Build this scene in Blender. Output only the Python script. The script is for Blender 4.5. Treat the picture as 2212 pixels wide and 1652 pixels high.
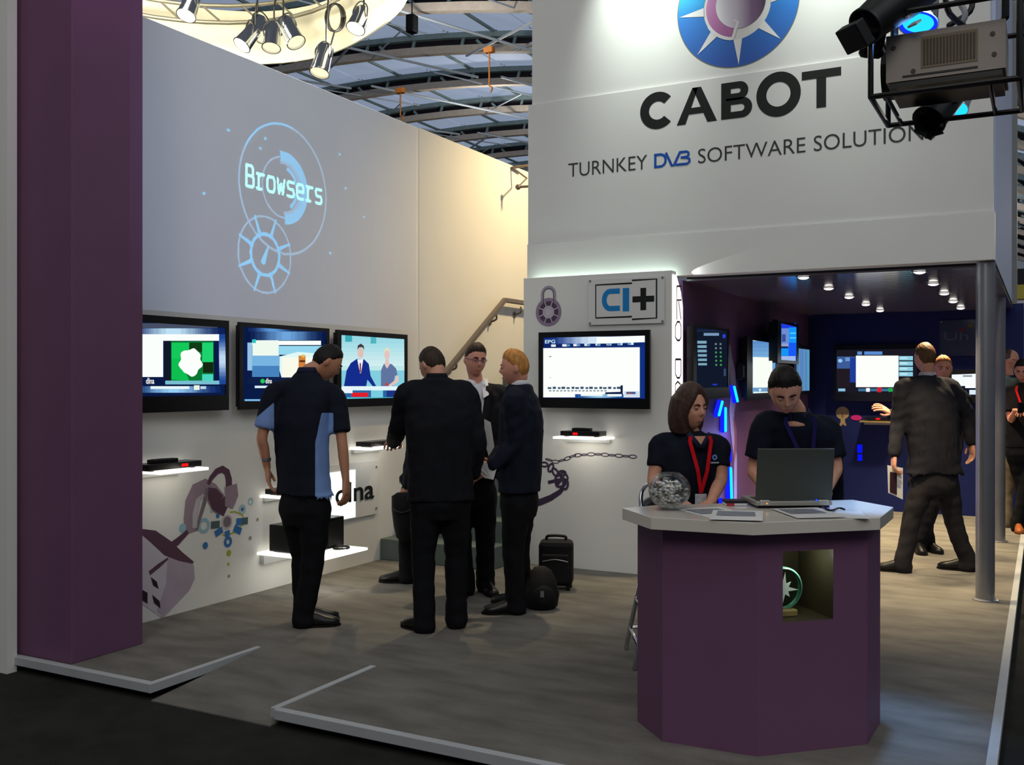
import bpy, math, random
import numpy as np
from mathutils import Vector, Matrix, noise
random.seed(7)
for o in list(bpy.data.objects): bpy.data.objects.remove(o)
SC = bpy.context.scene
COL = SC.collection
PI = math.pi
# ------------------------------------------------------------------ camera
FPX, YAW, PIT, ROL, EYE = 2147.5, .491396542, -.00147488704, .000762659827, 1.53
cyw, syw = math.cos(YAW), math.sin(YAW)
FW = np.array([-syw*math.cos(PIT), cyw*math.cos(PIT), math.sin(PIT)])
_r = np.array([cyw, syw, 0.]); _u = np.cross(_r, FW)
RT = _r*math.cos(ROL)+_u*math.sin(ROL); UP = -_r*math.sin(ROL)+_u*math.cos(ROL)
cam = bpy.data.cameras.new('camera'); camo = bpy.data.objects.new('camera', cam); COL.objects.link(camo)
M4 = Matrix.Identity(4)
for i in range(3):
    M4[i][0], M4[i][1], M4[i][2] = RT[i], UP[i], -FW[i]
M4.translation = (0, 0, EYE); camo.matrix_world = M4
cam.sensor_fit = 'HORIZONTAL'; cam.sensor_width = 36; cam.lens = FPX/2212*36; cam.clip_end = 400
SC.camera = camo
# a pixel of the 2212x1652 photograph seen on a plane of the place -> a point
def ray(x, y): return FW+RT*((x-1106)/FPX)-UP*((y-826)/FPX)
OC = np.array([0, 0, EYE])
def onZ(x, y, z=0): d = ray(x, y); return OC+d*((z-EYE)/d[2])
def onX(x, y, X): d = ray(x, y); return OC+d*(X/d[0])
def onY(x, y, Y): d = ray(x, y); return OC+d*(Y/d[1])
def onD(x, y, D): return OC+ray(x, y)*D
# ------------------------------------------------------------------ world, big lights, exposure
vs = SC.view_settings; vs.view_transform = 'Standard'; vs.look = 'None'; vs.exposure = 0.0; vs.gamma = 1.0; vs.use_curve_mapping = False
def lin(c): return tuple((v/255/12.92 if v/255 <= .04045 else ((v/255+.055)/1.055)**2.4) for v in c[:3])
W = bpy.data.worlds.new('hall_air'); SC.world = W; W.use_nodes = True
bg = W.node_tree.nodes['Background']; bg.inputs[0].default_value = (.15, .167, .205, 1); bg.inputs[1].default_value = 0.62
def light(name, kind, loc, power, col=(1, 1, 1), aim=None, size=.1, spot=60, blend=.5, sizey=None):
    l = bpy.data.lights.new(name, kind); l.energy = power; l.color = col
    if kind == 'AREA':
        l.size = size
        if sizey: l.shape = 'RECTANGLE'; l.size_y = sizey
    else: l.shadow_soft_size = size
    if kind == 'SPOT': l.spot_size = math.radians(spot); l.spot_blend = blend
    o = bpy.data.objects.new(name, l); COL.objects.link(o); o.location = loc
    if aim is not None: o.rotation_euler = (Vector(aim)-Vector(loc)).to_track_quat('-Z', 'Y').to_euler()
    return o
light('hall_fill', 'AREA', (3, -5, 11), 215, (1., .97, .89), (-3, 7, 1.5), 7)  # overhead fills added to light the walls and floor, no known lamps
light('hall_fill', 'AREA', (7, 3, 11), 230, (.90, .95, 1.), (-4, 6, 1.5), 7)
light('hall_fill', 'AREA', (-4, 1, 12), 150, (1., .97, .92), (-3, 5, 0), 6)
light('counter_fill', 'AREA', (-.2, -3.5, 6.5), 110, (1., .95, .86), (-1., 4.2, .6), 3)  # added fill behind the camera, brightens the counter front
# ------------------------------------------------------------------ materials
MATS = {}
def mat(name, rgb, rough=.6, metal=0., var=.05, scale=6., bump=0., bscale=80., spec=.3, trans=0., ior=1.45, stretch=None):
    if name in MATS: return MATS[name]
    m = bpy.data.materials.new(name); m.use_nodes = True; nt = m.node_tree; b = nt.nodes['Principled BSDF']
    b.inputs['Roughness'].default_value = rough; b.inputs['Metallic'].default_value = metal
    b.inputs['Specular IOR Level'].default_value = spec
    b.inputs['Transmission Weight'].default_value = trans; b.inputs['IOR'].default_value = ior
    tc = nt.nodes.new('ShaderNodeTexCoord'); src = tc.outputs['Object']
    if stretch:
        mp = nt.nodes.new('ShaderNodeMapping'); mp.inputs['Scale'].default_value = stretch
        nt.links.new(src, mp.inputs[0]); src = mp.outputs[0]
    c = lin(rgb)
    if var > 0:
        n = nt.nodes.new('ShaderNodeTexNoise'); n.inputs['Scale'].default_value = scale; n.inputs['Detail'].default_value = 4
        nt.links.new(src, n.inputs['Vector'])
        r = nt.nodes.new('ShaderNodeValToRGB')
        r.color_ramp.elements[0].position = .3; r.color_ramp.elements[1].position = .7
        r.color_ramp.elements[0].color = (*[max(0, v*(1-var)) for v in c], 1)
        r.color_ramp.elements[1].color = (*[min(1, v*(1+var)) for v in c], 1)
        nt.links.new(n.outputs['Fac'], r.inputs[0]); nt.links.new(r.outputs[0], b.inputs['Base Color'])
    else: b.inputs['Base Color'].default_value = (*c, 1)
    if bump > 0:
        n2 = nt.nodes.new('ShaderNodeTexNoise'); n2.inputs['Scale'].default_value = bscale; n2.inputs['Detail'].default_value = 3
        nt.links.new(src, n2.inputs['Vector'])
        bp = nt.nodes.new('ShaderNodeBump'); bp.inputs['Strength'].default_value = bump; bp.inputs['Distance'].default_value = .01
        nt.links.new(n2.outputs['Fac'], bp.inputs['Height']); nt.links.new(bp.outputs[0], b.inputs['Normal'])
    MATS[name] = m; return m
def em(rgb, s=1.0):
    k = ('em', rgb, s)
    if k in MATS: return MATS[k]
    m = bpy.data.materials.new('glow'); m.use_nodes = True; nt = m.node_tree; nt.nodes.clear()
    e = nt.nodes.new('ShaderNodeEmission'); e.inputs[0].default_value = (*lin(rgb), 1); e.inputs[1].default_value = s
    o = nt.nodes.new('ShaderNodeOutputMaterial'); nt.links.new(e.outputs[0], o.inputs[0]); MATS[k] = m; return m
def grad(name, axis, stops, lo, hi, rough=.5):
    """printed colour that runs along an object axis"""
    if name in MATS: return MATS[name]
    m = bpy.data.materials.new(name); m.use_nodes = True; nt = m.node_tree; b = nt.nodes['Principled BSDF']; b.inputs['Roughness'].default_value = rough
    tc = nt.nodes.new('ShaderNodeTexCoord'); sp = nt.nodes.new('ShaderNodeSeparateXYZ'); nt.links.new(tc.outputs['Object'], sp.inputs[0])
    mr = nt.nodes.new('ShaderNodeMapRange'); mr.inputs[1].default_value = lo; mr.inputs[2].default_value = hi
    nt.links.new(sp.outputs[axis], mr.inputs[0]); r = nt.nodes.new('ShaderNodeValToRGB'); nt.links.new(mr.outputs[0], r.inputs[0])
    e = r.color_ramp.elements
    while len(e) < len(stops): e.new(.5)
    for i, (p, c) in enumerate(stops): e[i].position = p; e[i].color = (*lin(c), 1)
    nt.links.new(r.outputs[0], b.inputs['Base Color']); MATS[name] = m; return m
WHITE = mat('white_wall_paint', (226, 226, 222), .55, var=.015, scale=2, bump=.03, bscale=150)
PURPLE = mat('purple_laminate', (112, 76, 106), .55, var=.04, scale=3)
PURPLEW = mat('purple_wall_paint', (100, 70, 112), .6, var=.05, scale=2)
BLUEW = mat('navy_wall_paint', (22, 34, 92), .5, var=.06, scale=2)
BLACKP = mat('black_plastic', (16, 17, 20), .3, var=.1)
BLACKM = mat('black_metal', (14, 14, 16), .45, var=.1, spec=.4)
CHROME = mat('chrome', (205, 208, 212), .12, 1, var=.02)
STEEL = mat('brushed_steel', (150, 151, 156), .34, .7, var=.05)
ALU = mat('grey_trim', (176, 180, 182), .5, .1, var=.04)
DARKP = mat('dark_plinth', (16, 16, 16), .8, var=.1)
GREYP = mat('grey_print', (120, 112, 122), .6, var=.05)
# ------------------------------------------------------------------ mesh helpers
class MB:
    def __init__(s): s.v = []; s.f = []; s.m = []
    def add(s, v, f, m=0):
        k = len(s.v); s.v += [tuple(float(c) for c in p) for p in v]; s.f += [tuple(i+k for i in q) for q in f]; s.m += [m]*len(f); return s
    def box(s, x0, x1, y0, y1, z0, z1, m=0):
        v = [(x, y, z) for z in (z0, z1) for y in (y0, y1) for x in (x0, x1)]
        return s.add(v, [(0, 2, 3, 1), (4, 5, 7, 6), (0, 1, 5, 4), (2, 6, 7, 3), (0, 4, 6, 2), (1, 3, 7, 5)], m)
    def mbox(s, mp, u0, u1, v0, v1, w0, w1, m=0):
        v = [mp(u, y, w) for w in (w0, w1) for y in (v0, v1) for u in (u0, u1)]
        return s.add(v, [(0, 2, 3, 1), (4, 5, 7, 6), (0, 1, 5, 4), (2, 6, 7, 3), (0, 4, 6, 2), (1, 3, 7, 5)], m)
    def prism(s, pts, mp, w0, w1, m=0):
        n = len(pts); v = [mp(a, b, w0) for a, b in pts]+[mp(a, b, w1) for a, b in pts]
        f = [tuple(range(n-1, -1, -1)), tuple(range(n, 2*n))]+[(i, (i+1) % n, n+(i+1) % n, n+i) for i in range(n)]
        return s.add(v, f, m)
    def strip(s, a, b, mp, w, m=0, close=False):
        """flat printed band between two polylines, w off the wall"""
        n = len(a); v = [mp(p[0], p[1], w) for p in a]+[mp(p[0], p[1], w) for p in b]
        r = range(n if close else n-1)
        return s.add(v, [(i, (i+1) % n, n+(i+1) % n, n+i) for i in r], m)
    def ann(s, cu, cv, r0, r1, a0, a1, mp, w, m=0, n=40, sy=1.):
        A = [math.radians(a0+(a1-a0)*i/n) for i in range(n+1)]
        return s.strip([(cu+r0*math.cos(t), cv+r0*sy*math.sin(t)) for t in A], [(cu+r1*math.cos(t), cv+r1*sy*math.sin(t)) for t in A], mp, w, m)
    def line(s, pts, wd, mp, w, m=0):
        a = []; b = []; n = len(pts)
        wds = wd if hasattr(wd, '__len__') else [wd]*n
        for i in range(n):
            p = Vector(pts[max(0, i-1)]); q = Vector(pts[min(n-1, i+1)]); d = (q-p); d = d.normalized() if d.length > 0 else Vector((1, 0))
            nn = Vector((-d.y, d.x))*wds[i]*.5; c = Vector(pts[i]); a.append(c+nn); b.append(c-nn)
        return s.strip(a, b, mp, w, m)
    def disc(s, cu, cv, r, mp, w, m=0, n=24, sy=1.):
        return s.poly([(cu+r*math.cos(2*PI*i/n), cv+r*sy*math.sin(2*PI*i/n)) for i in range(n)], mp, w, m)
    def poly(s, pts, mp, w, m=0): return s.add([mp(a, b, w) for a, b in pts], [tuple(range(len(pts)))], m)
    def cyl(s, p0, p1, r0, r1=None, n=16, m=0): return s.tube([p0, p1], [r0, r0 if r1 is None else r1], n, m, sub=1, cap=False)
    def tube(s, pts, rads, n=10, m=0, sub=4, cap=True):
        P, R = resample(pts, rads, sub); v, f = tube_geo(P, R, n, cap); return s.add(v, f, m)
    def lathe(s, prof, c=(0, 0, 0), n=28, m=0, caps=True):
        k = len(prof); v = [(c[0]+r*math.cos(2*PI*j/n), c[1]+r*math.sin(2*PI*j/n), c[2]+z) for r, z in prof for j in range(n)]
        f = [(i*n+j, i*n+(j+1) % n, (i+1)*n+(j+1) % n, (i+1)*n+j) for i in range(k-1) for j in range(n)]
        if caps: f += [tuple(range(n-1, -1, -1)), tuple((k-1)*n+j for j in range(n))]
        return s.add(v, f, m)
    def ell(s, c, r, M=None, n=16, k=10, m=0):
        v = []
        for i in range(1, k):
            t = PI*i/k
            for j in range(n):
                p = Vector((r[0]*math.sin(t)*math.cos(2*PI*j/n), r[1]*math.sin(t)*math.sin(2*PI*j/n), r[2]*math.cos(t))); v.append(p)
        v += [Vector((0, 0, r[2])), Vector((0, 0, -r[2]))]
        if M: v = [M @ p for p in v]
        v = [p+Vector(c) for p in v]; T = (k-1)*n
        f = [(i*n+j, (i+1)*n+j, (i+1)*n+(j+1) % n, i*n+(j+1) % n) for i in range(k-2) for j in range(n)]
        f += [(T, j, (j+1) % n) for j in range(n)]+[(T+1, (k-2)*n+(j+1) % n, (k-2)*n+j) for j in range(n)]
        return s.add(v, f, m)
    def loft(s, rings, m=0):
        n = len(rings[0]); v = [p for r in rings for p in r]; k = len(rings)
        f = [(i*n+j, i*n+(j+1) % n, (i+1)*n+(j+1) % n, (i+1)*n+j) for i in range(k-1) for j in range(n)]
        v += [sum((Vector(p) for p in rings[0]), Vector())/n, sum((Vector(p) for p in rings[-1]), Vector())/n]
        f += [(k*n, (j+1) % n, j) for j in range(n)]+[(k*n+1, (k-1)*n+j, (k-1)*n+(j+1) % n) for j in range(n)]
        return s.add(v, f, m)
def resample(pts, rads, sub):
    P = [Vector(p) for p in pts]; R = list(rads)
    if sub <= 1: return P, R
    oP = []; oR = []; n = len(P)
    for i in range(n-1):
        p0, p1, p2, p3 = P[max(0, i-1)], P[i], P[i+1], P[min(n-1, i+2)]
        for j in range(sub):
            t = j/sub; t2 = t*t; t3 = t2*t
            oP.append(.5*((2*p1)+(p2-p0)*t+(2*p0-5*p1+4*p2-p3)*t2+(3*p1-p0-3*p2+p3)*t3)); oR.append(R[i]+(R[i+1]-R[i])*(t*t*(3-2*t)))
    oP.append(P[-1]); oR.append(R[-1]); return oP, oR
def tube_geo(P, R, n, cap=True):
    P = list(P); R = list(R)
    T = [(P[min(i+1, len(P)-1)]-P[max(i-1, 0)]).normalized() for i in range(len(P))]
    if cap:
        h = [(.5, .866), (.85, .5)]
        P = [P[0]-T[0]*R[0]*a for a, b in h][::-1]+P+[P[-1]+T[-1]*R[-1]*a for a, b in h]
        R = [R[0]*b for a, b in h][::-1]+R+[R[-1]*b for a, b in h]; T = [T[0]]*2+T+[T[-1]]*2
    a = Vector((0, 0, 1)) if abs(T[0].z) < .9 else Vector((1, 0, 0))
    u = T[0].cross(a).normalized(); v = []; k = len(P)
    for i in range(k):
        u = (u-T[i]*u.dot(T[i])).normalized(); w = T[i].cross(u)
        for j in range(n):
            t = 2*PI*j/n; v.append(P[i]+(u*math.cos(t)+w*math.sin(t))*R[i])
    f = [(i*n+j, i*n+(j+1) % n, (i+1)*n+(j+1) % n, (i+1)*n+j) for i in range(k-1) for j in range(n)]
    f += [tuple(range(n-1, -1, -1)), tuple((k-1)*n+j for j in range(n))]
    return v, f
def basis(o):
    m = Matrix.Identity(4)
    while o is not None:
        m = Matrix.LocRotScale(o.location, o.rotation_euler, o.scale) @ m; o = o.parent
    return m
def obj(name, mb, mats, parent=None, smooth=False, bevel=0, world=True, loc=None, rotz=0, kind=None, label=None):
    me = bpy.data.meshes.new(name)
    V = mb.v
    if parent is not None and world:
        inv = basis(parent).inverted(); V = [inv @ Vector(p) for p in V]
    me.from_pydata([tuple(p) for p in V], [], mb.f)
    for mm in (mats if isinstance(mats, (list, tuple)) else [mats]): me.materials.append(mm)
    me.polygons.foreach_set('material_index', mb.m)
    if smooth: me.polygons.foreach_set('use_smooth', [True]*len(mb.f))
    me.update()
    o = bpy.data.objects.new(name, me); COL.objects.link(o)
    if smooth == 'auto':
        me.set_sharp_from_angle(angle=math.radians(40))
    if parent is not None: o.parent = parent
    if loc: o.location = loc; o.rotation_euler = (0, 0, rotz)
    if bevel:
        b = o.modifiers.new('bevel', 'BEVEL'); b.width = bevel; b.segments = 2; b.limit_method = 'ANGLE'
    if kind: o['kind'] = kind
    if label: o['label'] = label
    return o
def thing(name, label, cat, loc=(0, 0, 0), rotz=0, group=None):
    o = bpy.data.objects.new(name, None); COL.objects.link(o); o.empty_display_size = .05
    o.location = tuple(float(c) for c in loc); o.rotation_euler = (0, 0, rotz); o['label'] = label; o['category'] = cat
    if group: o['group'] = group
    return o
def tag(o, label, cat, group=None):
    o['label'] = label; o['category'] = cat
    if group: o['group'] = group
    return o
def setting(name, loc=(0, 0, 0)):
    o = bpy.data.objects.new(name, None); COL.objects.link(o); o.location = loc; o['kind'] = 'structure'; return o
def text_geo(s, size=1., off=0.):
    cu = bpy.data.curves.new('t', 'FONT'); cu.body = s; cu.size = size; cu.offset = off; cu.resolution_u = 4
    o = bpy.data.objects.new('t', cu); COL.objects.link(o); dg = bpy.context.evaluated_depsgraph_get()
    me = bpy.data.meshes.new_from_object(o.evaluated_get(dg))
    v = np.array([p.co[:2] for p in me.vertices]); f = [tuple(p.vertices) for p in me.polygons]
    bpy.data.objects.remove(o); bpy.data.curves.remove(cu); bpy.data.meshes.remove(me)
    return v, f
def text_fit(mb, s, mp, u0, u1, v0, v1, w, m=0, off=0.):
    v, f = text_geo(s, 1., off)
    lo = v.min(0); hi = v.max(0); sc = ((u1-u0)/(hi[0]-lo[0]), (v1-v0)/(hi[1]-lo[1]))
    return mb.add([mp(u0+(p[0]-lo[0])*sc[0], v0+(p[1]-lo[1])*sc[1], w) for p in v], f, m)
XL, YC, YF, XP, YB = -5.02, 7.40, 7.60, -2.54, 12.42
mL = lambda u, v, w: (XL+w, u, v)           # left wall: u runs away from the camera
mC = lambda u, v, w: (u, YC-w, v)           # screen wall with the padlock print
mF = lambda u, v, w: (u, YF-w, v)           # fascia
mP = lambda u, v, w: (XP+w, u, v)           # purple inner wall
mK = lambda u, v, w: (u, YB-w, v)           # navy back wall
def pL(x, y): p = onX(x, y, XL); return (p[1], p[2])
def pC(x, y): p = onY(x, y, YC); return (p[0], p[2])
def pF(x, y): p = onY(x, y, YF); return (p[0], p[2])
def pP(x, y): p = onX(x, y, XP); return (p[1], p[2])
def pK(x, y): p = onY(x, y, YB); return (p[0], p[2])
# ================================================================== setting
CARPET = mat('grey_carpet', (114, 111, 105), .95, var=.24, scale=2.2, bump=.6, bscale=45, spec=.05, stretch=(1.2, 3, 1))
HALLF = mat('hall_floor_carpet', (44, 44, 42), .95, var=.2, scale=5, bump=.3, bscale=200, spec=.05)
g = obj('hall_floor', MB().box(-70, 40, -25, 85, -.28, -.08), HALLF, kind='structure')
FX0, FX1, FY0, FY1 = -5.10, -.174, 3.575, 12.42
RX0, RX1, RY1 = -3.972, -3.172, 4.35
fl = MB()
for x0, x1, y0 in ((FX0, RX0, FY0), (RX0, RX1, RY1), (RX1, FX1, FY0)): fl.box(x0, x1, y0, FY1, -.03, 0)
obj('floor', fl, CARPET, kind='structure')
rp = MB(); rp.add([(RX0+.02, 3.545, -.08), (RX1, 3.545, -.08), (RX1, RY1, -.08), (RX0+.02, RY1, -.08), (RX0+.02, 3.545, -.074), (RX1, 3.545, -.074), (RX1, RY1, 0), (RX0+.02, RY1, 0)],
       [(3, 2, 1, 0), (4, 5, 6, 7), (0, 1, 5, 4), (1, 2, 6, 5), (2, 3, 7, 6), (3, 0, 4, 7)])
obj('floor_ramp', rp, CARPET, kind='structure')
pb = MB()
for x0, x1, y0 in ((FX0, RX0-.05, FY0+.05), (RX1+.05, FX1-.05, FY0+.05)): pb.box(x0, x1, y0, FY1, -.08, -.031)
obj('baseboard_plinth', pb, DARKP, kind='structure')
def trim(n, x0, x1, y0, y1): obj('trim_%d' % n, MB().box(x0, x1, y0, y1, -.042, .005), ALU, kind='structure', bevel=.003)
trim(1, FX0, RX0-.023, FY0-.03, FY0+.012); trim(2, RX0-.022, RX0+.015, FY0-.03, RY1); trim(3, RX1-.015, RX1+.022, FY0-.012, RY1)
trim(4, RX1+.022, FX1, FY0-.03, FY0+.012); trim(5, FX1-.03, FX1+.012, FY0+.012, FY1)
# left wall
wl = setting('wall_left')
obj('panel', MB().box(-5.2, XL, 4.09, 7.578, -.08, 3.83), WHITE, wl)
obj('panel', MB().box(-5.2, XL, 7.584, 13.2, -.08, 3.835), WHITE, wl)
obj('end_panel', MB().box(onY(7, 1449, 3.53)[0], onY(26, 1449, 3.53)[0], 3.50, 3.56, -.08, 4.3), WHITE, wl)
obj('pillar', MB().box(-5.085, -4.622, 3.605, 4.085, 0, 4.3), PURPLE, kind='structure', bevel=.004)
# fascia
wf = setting('wall_front')
obj('panel', MB().box(-3.885, -.33, YF+.02, 7.72, 3.902, 5.7), WHITE, wf, bevel=.003)
obj('panel', MB().box(-3.913, -.31, YF, 7.72, 2.705, 3.900), WHITE, wf, bevel=.003)
obj('panel', MB().box(-3.913, -.300, YF-.015, 7.72, 2.367, 2.702), WHITE, wf, bevel=.003)
wr = setting('wall_right')
obj('panel', MB().box(-.42, -.302, 7.722, 11.9, 2.372, 5.6), mat('blue_lit_cladding', (196, 208, 236), .75, var=.03), wr)  # blue light on the side panel is put into its colour
obj('panel', MB().box(-.42, -.255, 11.9, 11.99, 2.36, 5.6), mat('grey_cladding', (150, 150, 146), .5), wr)
obj('wall_middle', MB().box(-3.851, -2.552, YC, 7.50, 0, 2.392), WHITE, kind='structure', bevel=.003)
obj('wall_inner_left', MB().box(-2.64, XP, 7.63, YB, 0, 2.335), PURPLEW, kind='structure')
obj('wall_back', MB().box(-2.64, -.2, YB, YB+.1, 0, 2.4), BLUEW, kind='structure')
ce = setting('ceiling')
obj('backing', MB().box(-2.54, -.31, 7.73, YB, 2.352, 2.366), mat('ceiling_black', (40, 40, 46), .8), ce)
SLAT = mat('ceiling_slat_grey', (112, 106, 120), .13, var=.04, spec=.8)
y = 7.735
s0 = None
while y < YB-.1:
    if s0 is None: s0 = obj('slat', MB().box(-2.54, -.31, 0, .138, 2.335, 2.35), SLAT, ce); s0.location = (0, y, 0)
    else: c = s0.copy(); COL.objects.link(c); c.location = (0, y, 0)
    y += .15
# columns
for i, (x, yy) in enumerate(((-.362, 7.70), (-.385, 10.58))):
    m = MB().lathe([(.062, 0), (.062, 2.36)], (x, yy, 0), 32)
    o = obj('column', m, STEEL, kind='structure', smooth='auto')
    tr = MB().lathe([(.085, 0), (.085, .006), (.066, .014)], (x, yy, 0), 32); obj('base_collar', tr, STEEL, o, smooth='auto')
# staircase with handrail along the left wall
STAIR = mat('grey_green_stair', (92, 104, 100), .7, var=.1)
st = thing('staircase', 'grey green staircase climbing along the white wall behind the group of men', 'staircase', (-4.45, 6.98, 0))
for k in range(9):
    y0 = 6.98+.275*k
    obj('step', MB().box(-5.015, -3.93, y0, y0+.275, 0, .18*(k+1)), STAIR, st, bevel=.006)
hr = thing('handrail', 'brown metal handrail sloping up the cream wall above the stairs', 'handrail', (-4.95, 8.6, 1.9))
RAILM = mat('brown_rail', (112, 104, 96), .45, .2)
ra = [onX(930, 845, -4.94), onX(1090, 648, -4.94), onX(1131, 654, -4.94), onX(1180, 662, -4.94)]
b = MB()
for p, q in zip(ra[:-1], ra[1:]):
    p = Vector(p); q = Vector(q); d = (q-p).normalized(); nn = Vector((1, 0, 0)).cross(d).normalized()
    c = [p+Vector((s*.022, 0, 0))+nn*t*.024 for s, t in ((-1, -1), (1, -1), (1, 1), (-1, 1))]; e = [x+(q-p)+d*.01 for x in c]
    b.add(c+e, [(3, 2, 1, 0), (4, 5, 6, 7), (0, 1, 5, 4), (1, 2, 6, 5), (2, 3, 7, 6), (3, 0, 4, 7)])
obj('rail', b, RAILM, hr, bevel=.008)
for px, py in ((985, 783), (1072, 679), (1125, 664)):
    p = Vector(onX(px, py, -4.94)); w = MB().tube([p, p+Vector((0, 0, -.05)), p+Vector((-.07, 0, -.075))], [.011, .011, .011], 8)
    w.cyl(p+Vector((-.07, 0, -.075)), p+Vector((-.079, 0, -.075)), .035, n=14); obj('bracket', w, RAILM, hr, smooth='auto')
# solid bars built for the shadow of a spotlight arm above the stairs
la = thing('arm_shadow', 'thin bars built for a spotlight arm shadow on cream wall beside the fascia', 'lamp arm', onX(1110, 366, -4.98))
p = [onX(1107, 362, -5.0), onX(1138, 385, -4.85), onX(1119, 404, -4.85), onX(1150, 402, -4.7), onX(1150, 356, -4.85)]
m = MB(); m.tube([p[0], p[1]], [.01, .01], 6, sub=1); m.tube([p[1], p[2]], [.008, .008], 6, sub=1); m.tube([p[2], p[3]], [.014, .014], 6, sub=1); m.tube([p[0], p[4]], [.016, .016], 6, sub=1)
obj('arm', m, RAILM, la); obj('shadow_end', MB().ell(p[2], (.03, .03, .03), n=10, k=6), RAILM, la)
# ------------------------------------------------------------------ hall roof: arched girders, roof sheets, tie rods
ZR = lambda x: 14-.0074537*(x+26.49)**2
roof = setting('roof', (0, 30, 10))
BEIGE = mat('beige_chord', (168, 158, 146), .6, var=.08); TEAL = mat('teal_steel', (112, 130, 132), .6, var=.1)
DARKW = mat('dark_web', (26, 26, 34), .9, var=.1); SHEET = mat('roof_skylight', (120, 132, 150), .6, var=.12, scale=.8)
_b = SHEET.node_tree.nodes['Principled BSDF']; _b.inputs['Emission Color'].default_value = (.25, .31, .43, 1); _b.inputs['Emission Strength'].default_value = .80   # daylight behind the roof glazing
RODM = mat('pale_rod', (150, 160, 168), .5)
XS = np.arange(-40, 9.1, 1.75)
def arch(y0, y1, h0, h1):
    return MB().loft([[(x, y0, ZR(x)+h0), (x, y1, ZR(x)+h0), (x, y1, ZR(x)+h1), (x, y0, ZR(x)+h1)] for x in XS])
strut_me = None
NG = 11
for i in range(-1, NG):
    Y = 26.214+4.2877*i
    gd = obj('girder', arch(Y-.14, Y+.14, -.27, 0), BEIGE, roof)
    obj('web_plate', arch(Y+.10, Y+.12, 0, .30), DARKW, gd); obj('top_chord', arch(Y-.12, Y+.12, .27, .46), TEAL, gd)
    if i < 7:
        for k, x in enumerate(np.arange(-27, 4, 2.1)):
            for dx in (.25, ) if k % 2 else (.25, 1.1):
                if strut_me is None:
                    so = obj('strut', MB().box(-.05, .05, -.05, .02, 0, .32), TEAL, gd, world=False); strut_me = so
                else: so = strut_me.copy(); COL.objects.link(so); so.parent = gd
                so.location = (x+dx, Y-.02, ZR(x+dx)-.02)
                so.location = Vector(so.location)-Vector((0, 30, 10)); so.rotation_euler = (0, .28 if dx < 1 else -.8, 0)
    if i < NG-1:
        for a in range(0, len(XS)-1, 2):
            x0, x1 = XS[a], XS[min(a+2, len(XS)-1)]-.12
            obj('roof_panel', MB().add([(x0, Y+.1, ZR(x0)+.52), (x1, Y+.1, ZR(x1)+.52), (x1, Y+4.2, ZR(x1)+.52), (x0, Y+4.2, ZR(x0)+.52), (x0, Y+.1, ZR(x0)+.58), (x1, Y+.1, ZR(x1)+.58), (x1, Y+4.2, ZR(x1)+.58), (x0, Y+4.2, ZR(x0)+.58)],
                [(0, 1, 2, 3), (7, 6, 5, 4), (0, 4, 5, 1), (1, 5, 6, 2), (2, 6, 7, 3), (3, 7, 4, 0)]), SHEET, roof)
for x in np.arange(-31, 6, 3.5):
    obj('purlin', MB().tube([(x, 21, ZR(x)+.47), (x, 69, ZR(x)+.47)], [.07, .07], 6, sub=1), TEAL, roof)
for x0 in range(-30, 4, 6):
    for j in range(0, 8, 2):
        Y = 26.214+4.2877*j
        obj('tie_rod', MB().tube([(x0, Y-2, ZR(x0)-.5), (x0+5, Y+6.5, ZR(x0+5)-.5)], [.045, .045], 6, sub=1), RODM, roof)
        obj('tie_rod', MB().tube([(x0+3, Y-2, ZR(x0+3)-.2), (x0+5.5, Y+2.2, ZR(x0+5.5)-.2)], [.028, .028], 6, sub=1), RODM, roof)
        obj('tie_rod', MB().tube([(x0+5, Y+1.5, ZR(x0+5)-.25), (x0+1.5, Y+4.4, ZR(x0+1.5)-.25)], [.028, .028], 6, sub=1), RODM, roof)
        if j % 4 == 0: obj('tie_rod', MB().tube([(x0+6, Y-1, ZR(x0+6)-.45), (x0, Y+4, ZR(x0)-.45)], [.045, .045], 6, sub=1), RODM, roof)
# things hung from the roof
hp = onD(890, 52, 19)
t = thing('hanging_loudspeaker', 'slim black loudspeaker hanging under the hall roof right of the ring lamp', 'loudspeaker', hp)
obj('cabinet', MB().box(hp[0]-.085, hp[0]+.085, hp[1]-.1, hp[1]+.1, hp[2]-.17, hp[2]+.17), BLACKP, t, bevel=.02)
obj('cable', MB().tube([hp+np.array([0, 0, .16]), hp+np.array([0, 0, 2.6])], [.012, .012], 6, sub=1), BLACKM, t)
ORANGE = mat('orange_hoist', (150, 92, 36), .7)
for px, y0, y1, D, lab in ((865, 196, 250, 33, 'orange chain hoist hanging low above the top edge of the white wall'), (1057, 108, 185, 30, 'orange chain hoist hanging nearest to the left edge of the fascia')):
    p = onD(px, y0, D); q = onD(px, y1, D)
    t = thing('chain_hoist', lab, 'hoist', p, group='orange hoists under the hall roof')
    obj('motor', MB().box(p[0]-.16, p[0]+.16, p[1]-.10, p[1]+.10, p[2]-.09, p[2]+.09), ORANGE, t, bevel=.03)
    obj('chain', MB().tube([p, q], [.025, .025], 6, sub=1), ORANGE, t)
    obj('hook', MB().tube([q, q+np.array([.1, 0, -.08]), q+np.array([.05, 0, -.2])], [.02, .03, .02], 6), ORANGE, t)
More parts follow.
